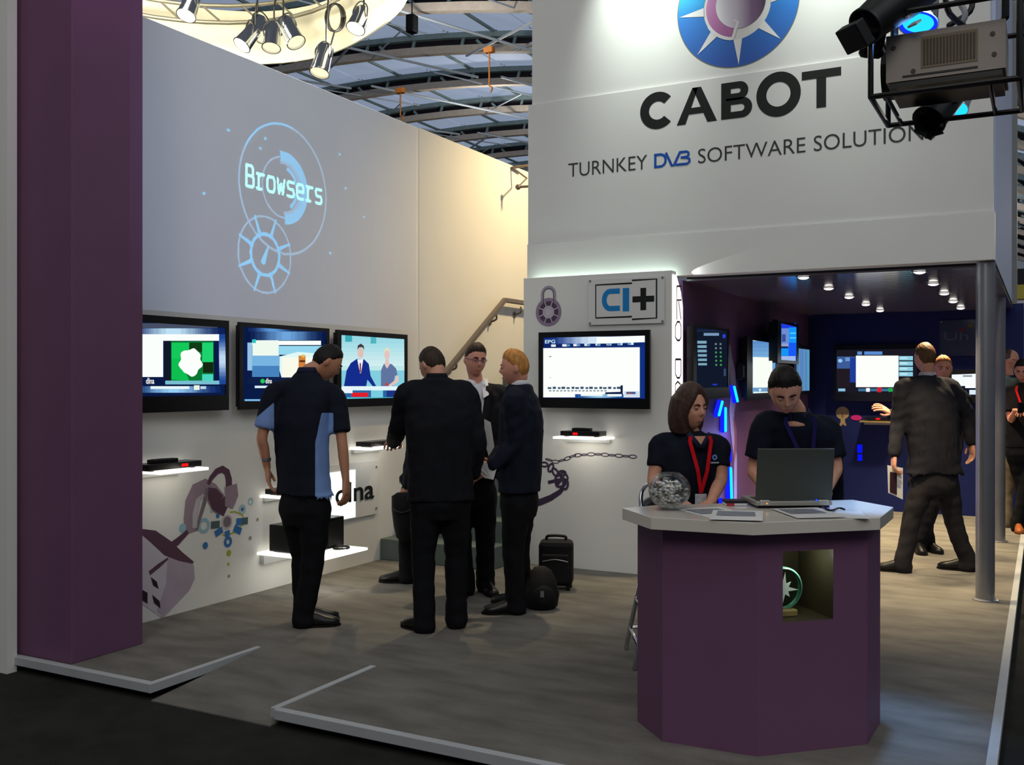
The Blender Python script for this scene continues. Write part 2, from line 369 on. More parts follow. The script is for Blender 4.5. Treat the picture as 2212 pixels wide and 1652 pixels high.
# neighbouring stands seen past the two sides
nb = setting('wall_neighbour')
Yn = 17.5
def nbox(px0, px1, py0, py1, Y, m, d=.3):
    a = onY(px0, py0, Y); c = onY(px1, py1, Y); obj('panel', MB().box(a[0], c[0], Y, Y+d, c[2], a[2]), m, nb)
nbox(2168, 2330, 616, 641, Yn, mat('yellow_fascia', (170, 160, 70), .6)); nbox(2168, 2330, 641, 662, Yn+.05, mat('pale_fascia', (205, 205, 225), .6))
nbox(2203, 2330, 662, 1010, Yn+.2, mat('sky_blue_panel', (110, 170, 215), .5)); nbox(2168, 2204, 662, 1010, Yn-.1, BLUEW)
nbox(2168, 2330, 1010, 1100, Yn+.1, mat('grey_cladding', (150, 150, 146), .5))
wn = setting('wall_far_left')
for y0, y1, z0, z1, m in ((5.5, 16, -.08, 1.2, mat('warm_panel', (214, 196, 140), .6)), (5.5, 16, 1.2, 1.5, BLUEW), (5.5, 16, 1.5, 3.0, WHITE), (5.5, 16, 3., 3.6, mat('grey_cladding', (150, 150, 146), .5))):
    obj('panel', MB().box(-9.2, -9, y0, y1, z0, z1), m, wn)

for i, (x, y) in enumerate(((-6, 22), (-16, 24), (-8, 34), (-20, 36), (-4, 46), (-12, 50), (3, 26))):
    light('girder_fill', 'POINT', (x, y, ZR(x)-2.2), 520, (1., .94, .86), size=.3)  # unseen fills added so the beige girders show

hb = setting('wall_hall_end')
for x in range(-62, 34, 6): obj('panel', MB().box(x, x+5.9, 74, 74.3, -.08, 9.), mat('hall_cladding', (66, 68, 74), .8), hb)
# ================================================================== fascia lettering and emblem
BLACKV = mat('black_vinyl', (30, 33, 32), .45, var=.05); BLUEV = mat('blue_vinyl', (30, 84, 176), .4, var=.04); WHITEV = mat('white_vinyl', (232, 232, 230), .4, var=.0)
W1 = .002
cx, cz = -2.104, 4.442
eb = thing('round_emblem', 'large blue ring emblem with pink crescent and purple ball on the fascia', 'emblem', (cx, YF, cz))
mT = lambda u, v, w: (u, YF+.02-w, v)
obj('ring', MB().ann(cx, cz, .265, .475, 0, 360, mT, .002, n=96), grad('emblem_blue', 2, [(0, (36, 82, 172)), (.45, (34, 120, 205)), (.62, (30, 175, 232)), (1, (60, 205, 245))], -.48, .48), eb)
obj('ring_outline', MB().ann(cx, cz, .475, .480, 0, 360, mT, .002, n=96), mat('gold_line', (120, 122, 80), .5), eb)
for k in range(8):
    a = math.radians(272+45*k); c, s = math.cos(a), math.sin(a); w = .034
    P = [(cx+c*.262-s*w, cz+s*.262+c*w), (cx+c*.262+s*w, cz+s*.262-c*w), (cx+c*.462, cz+s*.462)]
    obj('spoke', MB().poly(P, mT, .004), WHITEV, eb)
obj('crescent', MB().ann(cx, cz, .158, .243, 88, 262, mT, .003, n=40), grad('emblem_pink', 2, [(0, (165, 95, 150)), (1, (215, 150, 205))], -.25, .2), eb)
m = MB(); m.disc(cx+.03, cz+.015, .195, mT, .004, n=48)
obj('ball', m, grad('emblem_ball', 0, [(0, (238, 238, 240)), (.38, (210, 200, 215)), (.68, (130, 100, 135)), (1, (52, 34, 58))], -.15, .235), eb)
m = MB(); m.ann(cx, cz, .243, .268, 210, 262, mT, .005, n=16); m.line([(cx-.035, cz-.262), (cx+.01, cz-.13), (cx-.02, cz-.115)], .022, mT, .006); obj('white_notch', m, WHITEV, eb)
# CABOT
z0 = (pF(1465, 271)[1]+pF(1776, 232)[1])/2; z1 = (pF(1816, 139)[1]+pF(1733, 161)[1])/2; hh = z1-z0
cb = thing('company_lettering', 'bold black five letter company name under the round emblem on the fascia', 'lettering', (-2.1, YF, z0))
X = lambda px, py=215: pF(px, py)[0]
th = .076
def letter(mb): obj('letter', mb, BLACKV, cb)
a, c = X(1383), X(1452); r = (hh+.016)/2; m = MB(); A = [math.radians(t) for t in range(42, 319, 6)]
cu, cv = a+r*1.0, z0+hh/2
m.strip([(cu+r*math.cos(t), cv+r*math.sin(t)) for t in A], [(cu+(r-th)*math.cos(t), cv+(r-th)*math.sin(t)) for t in A], mF, W1); letter(m)
a, c = X(1462), X(1549); mid = (a+c)/2; m = MB(); w = .072
m.poly([(a, z0), (a+w, z0), (mid+.012, z1), (mid-.035, z1)], mF, W1); m.poly([(c-w-.006, z0), (c, z0), (mid+.035, z1), (mid-.035, z1)], mF, W1)
m.poly([(a+.07, z0+.075), (c-.07, z0+.075), (c-.09, z0+.125), (a+.09, z0+.125)], mF, W1+.0004); letter(m)
a, c = X(1558), X(1625); m = MB(); m.poly([(a, z0), (a+th, z0), (a+th, z1), (a, z1)], mF, W1)
for lo, hi, rr in ((z0, z0+hh*.56, c-a), (z0+hh*.5, z1, c-a-.03)):
    h2 = (hi-lo)/2; zc = (lo+hi)/2; A = [math.radians(t) for t in range(-90, 91, 9)]
    st = rr-h2
    o_ = [(a+th*.5, lo)]+[(a+st+h2*math.cos(t), zc+h2*math.sin(t)) for t in A]+[(a+th*.5, hi)]
    k = .052; i_ = [(a+th*.5, lo+k)]+[(a+st+(h2-k)*math.cos(t)-.008, zc+(h2-k)*math.sin(t)) for t in A]+[(a+th*.5, hi-k)]
    m.strip(o_, i_, mF, W1+.0004)
letter(m)
a, c = X(1634), X(1730); cu = (a+c)/2; R = (c-a)/2; m = MB(); m.ann(cu, z0+hh/2, R-th, R, 0, 360, mF, W1, n=56, sy=1.02); letter(m)
a, c = X(1732), X(1817); m = MB(); m.poly([(a, z1-.062), (c, z1-.062), (c, z1), (a, z1)], mF, W1); mid = (a+c)/2; m.poly([(mid-.035, z0), (mid+.035, z0), (mid+.035, z1-.06), (mid-.035, z1-.06)], mF, W1); letter(m)
# TURNKEY DVB SOFTWARE SOLUTIONS
zb, zt = 3.243, 3.358
tg = thing('tagline_lettering', 'thin dark slogan line with one blue word below the bold company name', 'lettering', (-2.1, YF, zb))
GREYV = mat('dark_grey_vinyl', (58, 60, 58), .5, var=.05)
def word(s, a, c, off=-.004, par=tg, mp=mF, v0=zb, v1=zt, mt=GREYV, w=W1):
    v, f = text_geo(s, 1., off); lo, hi = v.min(0), v.max(0)
    adj = {}
    # one part per letter: islands of the word sorted by their centre
    par_ = list(range(len(v)))
    def fd(i):
        while par_[i] != i: par_[i] = par_[par_[i]]; i = par_[i]
        return i
    for q in f:
        for i in q[1:]: par_[fd(i)] = fd(q[0])
    isl = {}
    for q in f: isl.setdefault(fd(q[0]), []).append(q)
    for k in sorted(isl, key=lambda k: v[k][0]):
        ids = sorted({i for q in isl[k] for i in q}); mp_ = {i: n for n, i in enumerate(ids)}
        mb = MB().add([mp(a+(v[i][0]-lo[0])/(hi[0]-lo[0])*(c-a), v0+(v[i][1]-lo[1])/(hi[1]-lo[1])*(v1-v0), w) for i in ids], [tuple(mp_[i] for i in q) for q in isl[k]])
        obj('letter', mb, mt, par)
word('TURNKEY', X(1228, 368), X(1398, 350)); word('SOFTWARE', X(1508, 350), X(1740, 318)); word('SOLUTIONS', X(1758, 316), X(2021, 290))
a, c = X(1413, 355), X(1491, 345); L = c-a; k = .02
H_ = zt-zb; k = .020
def dv(*pts): return [(a+L*x, zb+H_*y) for x, y in pts]
m = MB(); m.line(dv((.035, 0), (.035, 1)), k, mF, W1); m.line(dv((0, .92), (.20, .92), (.28, .82), (.32, .62), (.32, .38), (.28, .18), (.20, .08), (0, .08)), k, mF, W1+.0003); obj('letter', m, BLUEV, tg)
m = MB(); m.line(dv((.33, 1.), (.50, .04), (.55, .04), (.72, .92)), k, mF, W1+.0006); obj('letter', m, BLUEV, tg)
m = MB(); m.line(dv((.70, .92), (.90, .92), (.955, .84), (.955, .66), (.90, .56), (.74, .54)), k, mF, W1+.0003); m.line(dv((.80, .54), (.92, .50), (.98, .38), (.98, .20), (.92, .08), (.60, .08)), k, mF, W1+.0009); obj('letter', m, BLUEV, tg)
# ================================================================== projected picture: a real slide in the projector
PL = np.array([-.385, 3.885, 2.668]); DS = .10
def slide():
    S = .006; y0, y1, q0, q1 = 4.0, 7.55, 1.98, 3.83
    ny, nz = int((y1-y0)/S), int((q1-q0)/S)
    Y, Z = np.meshgrid(y0+(np.arange(ny)+.5)*S, q0+(np.arange(nz)+.5)*S)
    g = np.zeros((nz, ny), int)
    def ring(cy, cz, r, w, lv, a0=None, a1=None):
        d = np.hypot(Y-cy, Z-cz); m = np.abs(d-r) < w/2
        if a0 is not None:
            t = np.degrees(np.arctan2(Z-cz, Y-cy)); m &= (t > a0) & (t < a1)
        g[m] = np.maximum(g[m], lv)
    def seg(ay, az, by, bz, w, lv, w2=None):
        dy, dz = by-ay, bz-az; L2 = dy*dy+dz*dz; t = np.clip(((Y-ay)*dy+(Z-az)*dz)/L2, 0, 1)
        ww = w+((w2 if w2 is not None else w)-w)*t
        m = np.hypot(Y-ay-t*dy, Z-az-t*dz) < ww/2; g[m] = np.maximum(g[m], lv)
    cy, cz = 5.77, 2.965
    ring(cy, cz, .482, .018, 1); ring(cy, cz, .482, .018, 2, 80, 150); ring(cy-.02, cz+.01, .225, .014, 1)
    ring(cy-.01, cz+.01, .235, .075, 2, -88, 100); ring(cy-.02, cz+.01, .155, .03, 2, -60, 75); ring(cy-.02, cz+.01, .19, .03, 1, -88, 100)
    gy, gz = 5.557, 2.452
    ring(gy, gz, .278, .016, 1); ring(gy, gz, .150, .026, 2)
    for k in range(8):
        a = math.radians(22+45*k); seg(gy+.15*math.cos(a), gz+.15*math.sin(a), gy+.29*math.cos(a), gz+.29*math.sin(a), .034, 2, .016)
    seg(gy+.035, gz+.07, gy-.02, gz-.05, .012, 2, .05)
    for a, b in ((5.18, 3.28), (6.42, 3.36), (6.5, 3.1), (4.95, 2.8), (6.3, 2.55), (5.55, 3.3), (5.5, 3.22), (6.75, 2.9)): seg(a, b, a+.01, b, .02, 2)
    # the word, drawn with square-cornered strokes
    GL = {'B': [[(0, 0), (0, 1)], [(0, 1), (.75, 1), (.9, .85), (.9, .62), (.75, .52)], [(0, .52), (.8, .52), (1, .38), (1, .12), (.85, 0), (0, 0)]],
          'r': [[(.25, 0), (.25, .72)], [(0, .72), (.25, .72)], [(.25, .55), (.45, .72), (.95, .72)], [(0, 0), (.6, 0)]],
          'o': [[(.15, 0), (.85, 0), (1, .15), (1, .57), (.85, .72), (.15, .72), (0, .57), (0, .15), (.15, 0)]],
          'w': [[(0, .72), (.22, 0), (.5, .5), (.78, 0), (1, .72)]],
          's': [[(.95, .72), (.15, .72), (0, .6), (.12, .38), (.88, .34), (1, .12), (.85, 0), (.02, 0)]],
          'e': [[(.95, 0), (.15, 0), (0, .15), (0, .57), (.15, .72), (.85, .72), (1, .57), (1, .36), (0, .36)]]}
    xs = np.linspace(5.362, 6.235, 9); wd = (xs[1]-xs[0])
    for ch, x in zip('Browsers', xs):
        for pl in GL[ch]:
            for p, q in zip(pl[:-1], pl[1:]): seg(x+p[0]*wd*.68, 2.925+p[1]*.145, x+q[0]*wd*.68, 2.925+q[1]*.145, .024, 3)
    k = DS/(PL[0]-XL); xs_ = PL[0]-DS
    mb = MB(); T = lambda y, z: (xs_, PL[1]+(y-PL[1])*k, PL[2]+(z-PL[2])*k)
    for i in range(nz):
        j = 0; row = g[i]
        while j < ny:
            e = j
            while e < ny and row[e] == row[j]: e += 1
            a, b_ = y0+j*S, y0+e*S; z_, zz = q0+i*S, q0+(i+1)*S
            mb.add([T(a, z_), T(b_, z_), T(b_, zz), T(a, zz)], [(0, 1, 2, 3)], int(row[j])); j = e
    fr = [(xs_, 3.735, 2.59), (xs_, 4.025, 2.59), (xs_, 4.025, 2.745), (xs_, 3.735, 2.745)]; inn = [(y0, q0), (y1, q0), (y1, q1), (y0, q1)]
    for i in range(4): mb.add([fr[i], fr[(i+1) % 4], T(*inn[(i+1) % 4]), T(*inn[i])], [(0, 1, 2, 3)], 4)
    return mb
def gel(name, c):
    m = bpy.data.materials.new(name); m.use_nodes = True; nt = m.node_tree; nt.nodes.clear()
    t = nt.nodes.new('ShaderNodeBsdfTransparent'); t.inputs[0].default_value = (*c, 1); o = nt.nodes.new('ShaderNodeOutputMaterial'); nt.links.new(t.outputs[0], o.inputs[0]); return m
pr = thing('video_projector', 'grey video projector with vented side lying in the black hanging cage', 'projector', (-.31, 3.86, 2.56))
GP = mat('grey_projector_shell', (150, 142, 136), .5, var=.04)
px0, px1, py0, py1, pz0, pz1 = -.495, -.115, 3.73, 4.03, 2.585, 2.75
m = MB(); tk = .006
m.box(px0, px1, py0, py0+tk, pz0, pz1); m.box(px0, px1, py1-tk, py1, pz0, pz1); m.box(px0, px1, py0+tk, py1-tk, pz0, pz0+tk); m.box(px0, px1, py0+tk, py1-tk, pz1-tk, pz1); m.box(px1-tk, px1, py0+tk, py1-tk, pz0+tk, pz1-tk)
obj('shell', m, GP, pr)
vg = MB()
for k in range(16):
    x = -.372+k*.0105; vg.box(x, x+.006, py0-.004, py0+.002, pz0+.045, pz1-.03)
obj('vent_grille', vg, mat('vent_dark', (74, 66, 56), .6), pr)
obj('vent_frame', MB().box(-.38, -.20, py0-.002, py0+.001, pz0+.035, pz1-.02), mat('vent_tan', (120, 108, 92), .6), pr)
for x, z in ((-.47, pz0+.12), (-.405, pz0+.03), (-.15, pz0+.05), (-.155, pz0+.12)): obj('screw_hole', MB().cyl((x, py0-.003, z), (x, py0+.001, z), .008, n=12), mat('vent_dark', (74, 66, 56), .6), pr)
obj('seam_groove', MB().box(-.44, -.20, py0-.003, py0+.001, pz0+.012, pz0+.018), BLACKP, pr)
obj('underside_tray', MB().box(px0+.01, px1-.01, py0+.005, py1-.005, pz0-.02, pz0-.001), BLACKP, pr)
# the slide closes the left end of the hollow shell, the bulb sits behind it
obj('slide', slide(), [gel('slide_base', (.048, .060, .112)), gel('slide_faint', (.12, .25, .43)), gel('slide_blue', (.05, .36, .68)), gel('slide_word', (.34, 1., 1.)), BLACKM], pr)
m = MB()
for k in range(24):
    a0, a1 = 2*PI*k/24, 2*PI*(k+1)/24
    for ra, rb in ((.080, .088),):
        q = [(xx, 3.935+r_*math.cos(t), 2.668+r_*math.sin(t)) for xx in (px0-.035, px0) for t in (a0, a1) for r_ in (ra, rb)]
        m.add(q, [(0, 1, 3, 2), (4, 6, 7, 5), (0, 4, 5, 1), (2, 3, 7, 6), (1, 5, 7, 3), (0, 2, 6, 4)])
obj('lens_ring', m, BLACKM, pr)
light('projector_bulb', 'SPOT', tuple(PL), 1350, (.9, .95, 1.), (XL, 5.6, 2.90), 0.0, 48, .75)
# ================================================================== lighting rig above the counter
ca = thing('hanging_cage', 'black tube cage hanging over the counter at upper right around the projector', 'cage', (-.30, 3.87, 2.52))
cx0, cx1, cy0, cy1, cz0, cz1 = -.535, -.072, 3.65, 4.09, 2.522, 2.80
def bar(p, q, r=.010): obj('bar', MB().tube([p, q], [r, r], 8, sub=1), BLACKM, ca, smooth='auto')
for z in (cz0, cz1):
    for y in (cy0, cy1): bar((cx0, y, z), (cx1, y, z))
    for x in (cx0, cx1): bar((x, cy0, z), (x, cy1, z))
for x in (cx0, cx1):
    for y in (cy0, cy1): bar((x, y, cz0), (x, y, cz1))
bar((-.16, cy0, cz0), (-.16, cy1, cz0), .008); bar((cx0+.05, cy0, cz0), (cx0+.05, cy1, cz0), .008)
for x in (cx0+.05, cx1-.05):
    bar((x, 3.87, cz1), (x, 3.87, 5.2), .014)
bar((-.9, 3.87, 5.2), (.5, 3.87, 5.2), .024)
def can(name, label, p0, p1, r0, r1, m, lens=None, glow=None, cat='stage light', parts=()):
    p0, p1 = Vector(p0), Vector(p1); ax = (p1-p0); L = ax.length; q = ax.to_track_quat('Z', 'Y').to_matrix().to_4x4()
    t = thing(name, label, cat, p0)
    prof = [(r0*.45, 0), (r0*.8, .02*L), (r0, .12*L), (r0, .45*L), (r1, .97*L), (r1*1.06, .97*L), (r1*1.06, L), (r1*.96, L), (r1*.93, .93*L)]
    a = MB().lathe(prof, n=28, caps=False); a.lathe([(0.001, .004*L), (r0*.45, 0)], n=28, caps=False)
    a.v = [tuple(p0+(q @ Vector(v))) for v in a.v]; obj('housing', a, m, t, smooth='auto')
    d = MB().lathe([(r1*.93, .93*L), (r1*.6, .955*L), (.001, .96*L)], n=28, caps=False); d.v = [tuple(p0+(q @ Vector(v))) for v in d.v]
    obj('lens', d, glow if glow else mat('dark_lens', (30, 32, 40), .1), t, smooth=True)
    # yoke
    s = q @ Vector((1, 0, 0)); s = Vector((s.x, s.y, s.z)); c = p0+ax*.45; up = Vector((0, 0, 1))
    y = MB().tube([c+s*(r0*1.12), c+s*(r0*1.15)+up*r0*1.2, c+up*r0*2.0, c-s*(r0*1.15)+up*r0*1.2, c-s*(r0*1.12)], [r0*.09]*5, 8); obj('yoke', y, BLACKM, t, smooth=True)
    return t, q
t, q = can('profile_spotlight', 'big black profile spotlight tilted down left at the top edge of the fascia', onD(2035, -75, 3.55), onD(1868, 58, 3.42), .085, .062, BLACKM)
p = Vector(onD(1848, 78, 3.40)); ax = (Vector(onD(1848, 78, 3.4))-Vector(onD(2035, -75, 3.55))).normalized(); qq = ax.to_track_quat('Z', 'Y').to_matrix()
m = MB().box(-.05, .05, -.045, .045, -.02, .025); m.v = [tuple(p+qq @ Vector(v)) for v in m.v]; obj('shutter_gate', m, BLACKM, t, bevel=.004)
m = MB().tube([onD(1905, 60, 3.5), onD(1895, 100, 3.55), onD(1882, 112, 3.6)], [.02, .022, .018], 8); m.tube([onD(1868, 112, 3.55), onD(1896, 114, 3.6)], [.022, .022], 8, sub=1); obj('clamp', m, BLACKM, t)
for a in (0, 1):
    m = MB().box(-.02, .02, -.062, -.055, -.014, .014); c = Vector(onD(1940+18*a, 4+15*a, 3.42)); m.v = [tuple(c+qq @ Vector(v)) for v in m.v]; obj('white_tag', m, mat('white_tag', (225, 225, 228), .5), t)
BLUEGEL = em((30, 190, 255), 1.6)
can('par_can', 'chrome par can with bright blue gel hanging just above the projector cage', onD(2002, -48, 3.62), onD(1983, 52, 3.56), .055, .066, CHROME, glow=BLUEGEL)
t, q = can('par_can', 'black par can with barn doors hanging below the projector cage', onD(2052, 205, 3.86), onD(2006, 262, 3.80), .06, .062, BLACKM)
for dx, dy in ((-30, 2), (14, 30), (-12, 30), (24, 6)):
    c = Vector(onD(2004, 264, 3.79)); e = Vector(onD(2004+dx, 264+dy, 3.77)); n = (e-c).cross(Vector(FW)).normalized()*.03
    m = MB().add([c+n, c-n, e-n*1.2, e+n*1.2]+[v+Vector((.003, .003, 0)) for v in (c+n, c-n, e-n*1.2, e+n*1.2)], [(3, 2, 1, 0), (4, 5, 6, 7), (0, 1, 5, 4), (1, 2, 6, 5), (2, 3, 7, 6), (3, 0, 4, 7)]); obj('barn_door', m, BLACKM, t)
t, q = can('par_can', 'small chrome par can glowing blue behind the cage bars', onD(2088, 205, 4.25), onD(2072, 236, 4.2), .03, .036, CHROME, glow=BLUEGEL)
obj('hanger', MB().tube([onD(2088, 205, 4.25), onD(2092, 150, 4.25), (cx1-.1, cy1, cz1)], [.008]*3, 6, sub=1), BLACKM, t)
c_ = Vector(onD(1983, 52, 3.56)); a_ = (c_-Vector(onD(2002, -48, 3.62))).normalized(); e_ = a_.orthogonal().normalized(); g_ = a_.cross(e_)
bp = [o for o in bpy.data.objects if o.get('label', '').startswith('chrome par can with bright blue')][0]
obj('gel_frame', MB().tube([c_-a_*.004+(e_*math.cos(t_)+g_*math.sin(t_))*.060 for t_ in np.linspace(0, 2*PI, 29)], [.007]*29, 8, sub=1, cap=False), em((20, 50, 255), 1.1), bp, smooth=True)
light('blue_par', 'SPOT', tuple(onD(1986, 56, 3.55)), 60, (.15, .4, 1.), (-.45, 3.75, 2.4), .05, 110, .6)
light('blue_par_counter', 'SPOT', (-.62, 4.9, 2.5), 190, (.25, .5, 1.), (-.64, 4.75, .96), .05, 30, .9)
for k, (a, b, c) in enumerate((((2040, -10), (2052, 30), (2090, 62)), ((2062, -10), (2085, 30), (2070, 60)), ((2100, -12), (2095, 25), (2050, 55)))):
    tag(obj('rig_cable', MB().tube([onD(*a, 3.62+.09*k), onD(*b, 3.60+.09*k), onD(*c, 3.62+.09*k)], [.011]*3, 7), BLACKM if k != 1 else mat('pale_cable', (150, 150, 158), .4), smooth=True),
        ('black cable dangling beside the blue par can', 'pale cable looped in the middle behind the cage top', 'thick black cable nearest the right end of the cage top')[k], 'cable', 'cables over the projector cage')
lt = thing('round_lamp', 'round white lamp glowing at the extreme top right corner', 'lamp', onD(2190, -12, 5.2))
c = onD(2190, -12, 5.2); obj('shade', MB().lathe([(.03, .12), (.055, .1), (.06, .01), (.055, .0)], c, 24), ALU, lt, smooth='auto'); obj('diffuser', MB().ell(c, (.055, .055, .015), n=24, k=8), em((235, 255, 250), 2.), lt, smooth=True)
# spots that wash the emblem, carried on arms over the fascia top
for i, x in enumerate((-2.86, -1.36)):
    t = thing('fascia_spot', ('arm spotlight washing the fascia left of the emblem', 'arm spotlight washing the fascia right of the emblem')[i], 'spotlight', (x, 7.1, 5.55), group='arm spotlights over the fascia')
    obj('arm', MB().tube([(x, 7.62, 5.66), (x, 7.3, 5.72), (x, 7.08, 5.66)], [.014]*3, 8), ALU, t, smooth=True)
    obj('head', MB().box(x-.09, x+.09, 7.02, 7.14, 5.585, 5.65), ALU, t, bevel=.01)
    light('fascia_wash', 'SPOT', (x, 7.1, 5.57), 240 if i == 0 else 190, (.90, 1., .92), (x+.02, 7.62, 4.75), .06, 62, 1.)
# lamp behind the screen wall that grazes the fascia
tb = thing('tube_lamp', 'white tube lamp hidden on top of the padlock wall under the fascia', 'lamp', (-3.2, 7.54, 2.40))
obj('tube', MB().tube([(-3.83, 7.535, 2.375), (-2.58, 7.535, 2.375)], [.013, .013], 10, sub=1), em((225, 255, 240), 7.), tb)
light('edge_spill', 'SPOT', (-2.535, 7.548, 2.380), 3.2, (.95, 1., .98), (-2.33, 7.586, 2.400), .002, 26, .10)
# warm and interior lamps
light('stair_lamp', 'SPOT', (-3.2, 9.6, 4.6), 400, (1., .74, .38), (-5.02, 9.3, 2.5), .12, 110, 1.)
light('group_spot', 'SPOT', (-3.75, 7.25, 5.3), 420, (1., .80, .48), (-3.72, 6.15, .0), .06, 38, .9)
light('pillar_glow', 'SPOT', (-4.3, 3.5, 4.4), 10, (.9, .4, 1.), (-4.65, 3.85, 3.5), .05, 60, .9)
DL = em((255, 248, 238), 4.)
n = 0
for j, x in enumerate((-1.63, -.80)):
    for k in range(5):
        yy = 7.79+k*1.01
        t = thing('downlight', '%s recessed downlight %s in the dark slatted ceiling' % (('bright', 'small')[0], ('in the left row, nearest' if j == 0 else 'in the right row, nearest', 'second of the left row from the front' if j == 0 else 'second of the right row from the front', 'in the middle of the left row' if j == 0 else 'in the middle of the right row', 'fourth of the left row from the front' if j == 0 else 'fourth of the right row from the front', 'in the left row, farthest' if j == 0 else 'in the right row, farthest')[k]), 'downlight', (x, yy, 2.335), group='recessed downlights under the deck')
        obj('bezel', MB().lathe([(.05, .0), (.062, -.002), (.062, -.008), (.046, -.010), (.044, .0)], (x, yy, 2.334), 20, caps=False), CHROME, t, smooth='auto')
        obj('lens', MB().ell((x, yy, 2.331), (.043, .043, .020), n=20, k=8), DL, t, smooth=True)
        light('downlight_beam', 'SPOT', (x, yy, 2.31), 190, (1., .78, .46), (x, yy, 0), .04, 92, .6)
# ================================================================== ring lamp of the next stand
RC = np.array([-9.24, 8.66]); RR = 2.6
FAB = mat('cream_fabric', (238, 232, 206), .8, var=.03)
rl = thing('ring_lamp_drum', 'huge cream fabric ring hung with spotlights above the white wall', 'ring lamp', (*RC, 6.2))
N = 72; m = MB()
prof = [(RR, 6.24), (RR+.03, 6.24), (RR+.03, 7.02), (RR, 7.02)]
def sq(t): e = 2.6; c, s = math.cos(t), math.sin(t); return (abs(c)**e+abs(s)**e)**(-1/e)
v = [(RC[0]+r*sq(2*PI*j/N+YAW)*math.cos(2*PI*j/N+YAW*0), RC[1]+r*sq(2*PI*j/N+YAW)*math.sin(2*PI*j/N+YAW*0), z) for r, z in prof for j in range(N)]
m.add(v, [(i*N+j, i*N+(j+1) % N, ((i+1) % 4)*N+(j+1) % N, ((i+1) % 4)*N+j) for i in range(4) for j in range(N)])
obj('fabric_band', m, FAB, rl, smooth='auto')
for dz in (6.62, 6.86):
    P = [(RC[0]+(RR-.45)*math.cos(t), RC[1]+(RR-.45)*math.sin(t), dz) for t in np.linspace(0, 2*PI, 41)]; obj('truss_tube', MB().tube(P, [.03]*41, 8, sub=1, cap=False), mat('truss_alu', (150, 146, 128), .4, .6), rl, smooth=True)
for k in range(24):
    t0, t1 = 2*PI*k/24, 2*PI*(k+.5)/24
    a = (RC[0]+(RR-.45)*math.cos(t0), RC[1]+(RR-.45)*math.sin(t0), 6.62); b = (RC[0]+(RR-.45)*math.cos(t1), RC[1]+(RR-.45)*math.sin(t1), 6.86); obj('truss_web', MB().tube([a, b], [.016, .016], 6, sub=1), mat('truss_alu', (150, 146, 128), .4, .6), rl)
for k, t in enumerate((.4, 1.5, 2.7, 3.9, 5.1)):
    obj('suspension_wire', MB().tube([(RC[0]+(RR-.2)*math.cos(t), RC[1]+(RR-.2)*math.sin(t), 6.9), (RC[0]+(RR-.2)*math.cos(t), RC[1]+(RR-.2)*math.sin(t), 11)], [.008, .008], 5, sub=1), BLACKM, rl)
LW = em((255, 246, 214), 6.)
for i, (a, b, D, lit, lab) in enumerate(((( 418, -6), (402, 34), 12.6, 1, 'lit par lamp farthest left in the cream ring'), ((552, 62), (522, 98), 13.2, 1, 'brightest lit par lamp at the low middle of the cream ring'), ((556, 40), (572, 80), 13.6, 0, 'chrome unlit par lamp behind the brightest lamp of the ring'), ((592, 55), (586, 104), 13.25, 0, 'slim chrome par lamp at the middle of the cream ring'),
        ((612, 42), (640, 92), 12.75, 0, 'large shiny chrome par lamp at the middle of the cream ring'), ((786, 20), (768, 62), 12.7, 1, 'lit par lamp farthest right in the cream ring'), ((705, 100), (690, 158), 12.4, 0, 'chrome par lamp hanging below the rim of the cream ring'))):
    t, q = can('par_lamp', lab, onD(*a, D), onD(*b, D-.12), .105, .12, CHROME, glow=LW if lit else em((255, 240, 200), 1.2)); t['group'] = 'par lamps inside the ring'
    obj('hanger', MB().tube([onD(*a, D), onD(*a, D)+np.array([0, 0, .25]), onD(*a, D)+np.array([0, .1, max(.3, 6.86-onD(*a, D)[2])])], [.012]*3, 6, sub=1), BLACKM, t)
    if lit: light('par_lamp_beam', 'POINT', tuple(onD(b[0]-6, b[1]+6, D-.3)), 170, (1., .93, .74), size=.12)
light('ring_fill', 'POINT', (RC[0], RC[1], 6.9), 200, (1., .93, .74), size=.3)
cc = thing('cable_coil', 'coiled black cable hanging inside the cream ring near its right end', 'cable', onD(725, 40, 12.8))
m = MB()
for k in range(5):
    c = onD(725+random.uniform(-4, 4), 38, 12.8+k*.03)
    m.tube([c+RT*(.085+.01*k)*math.cos(t)+UP*.18*math.sin(t) for t in np.linspace(0, 2*PI, 17)], [.012]*17, 6, sub=1, cap=False)
obj('loops', m, BLACKM, cc, smooth=True); obj('tail', MB().tube([onD(722, 70, 12.8), onD(716, 92, 12.75), onD(712, 108, 12.6)], [.012]*3, 6), BLACKM, cc)
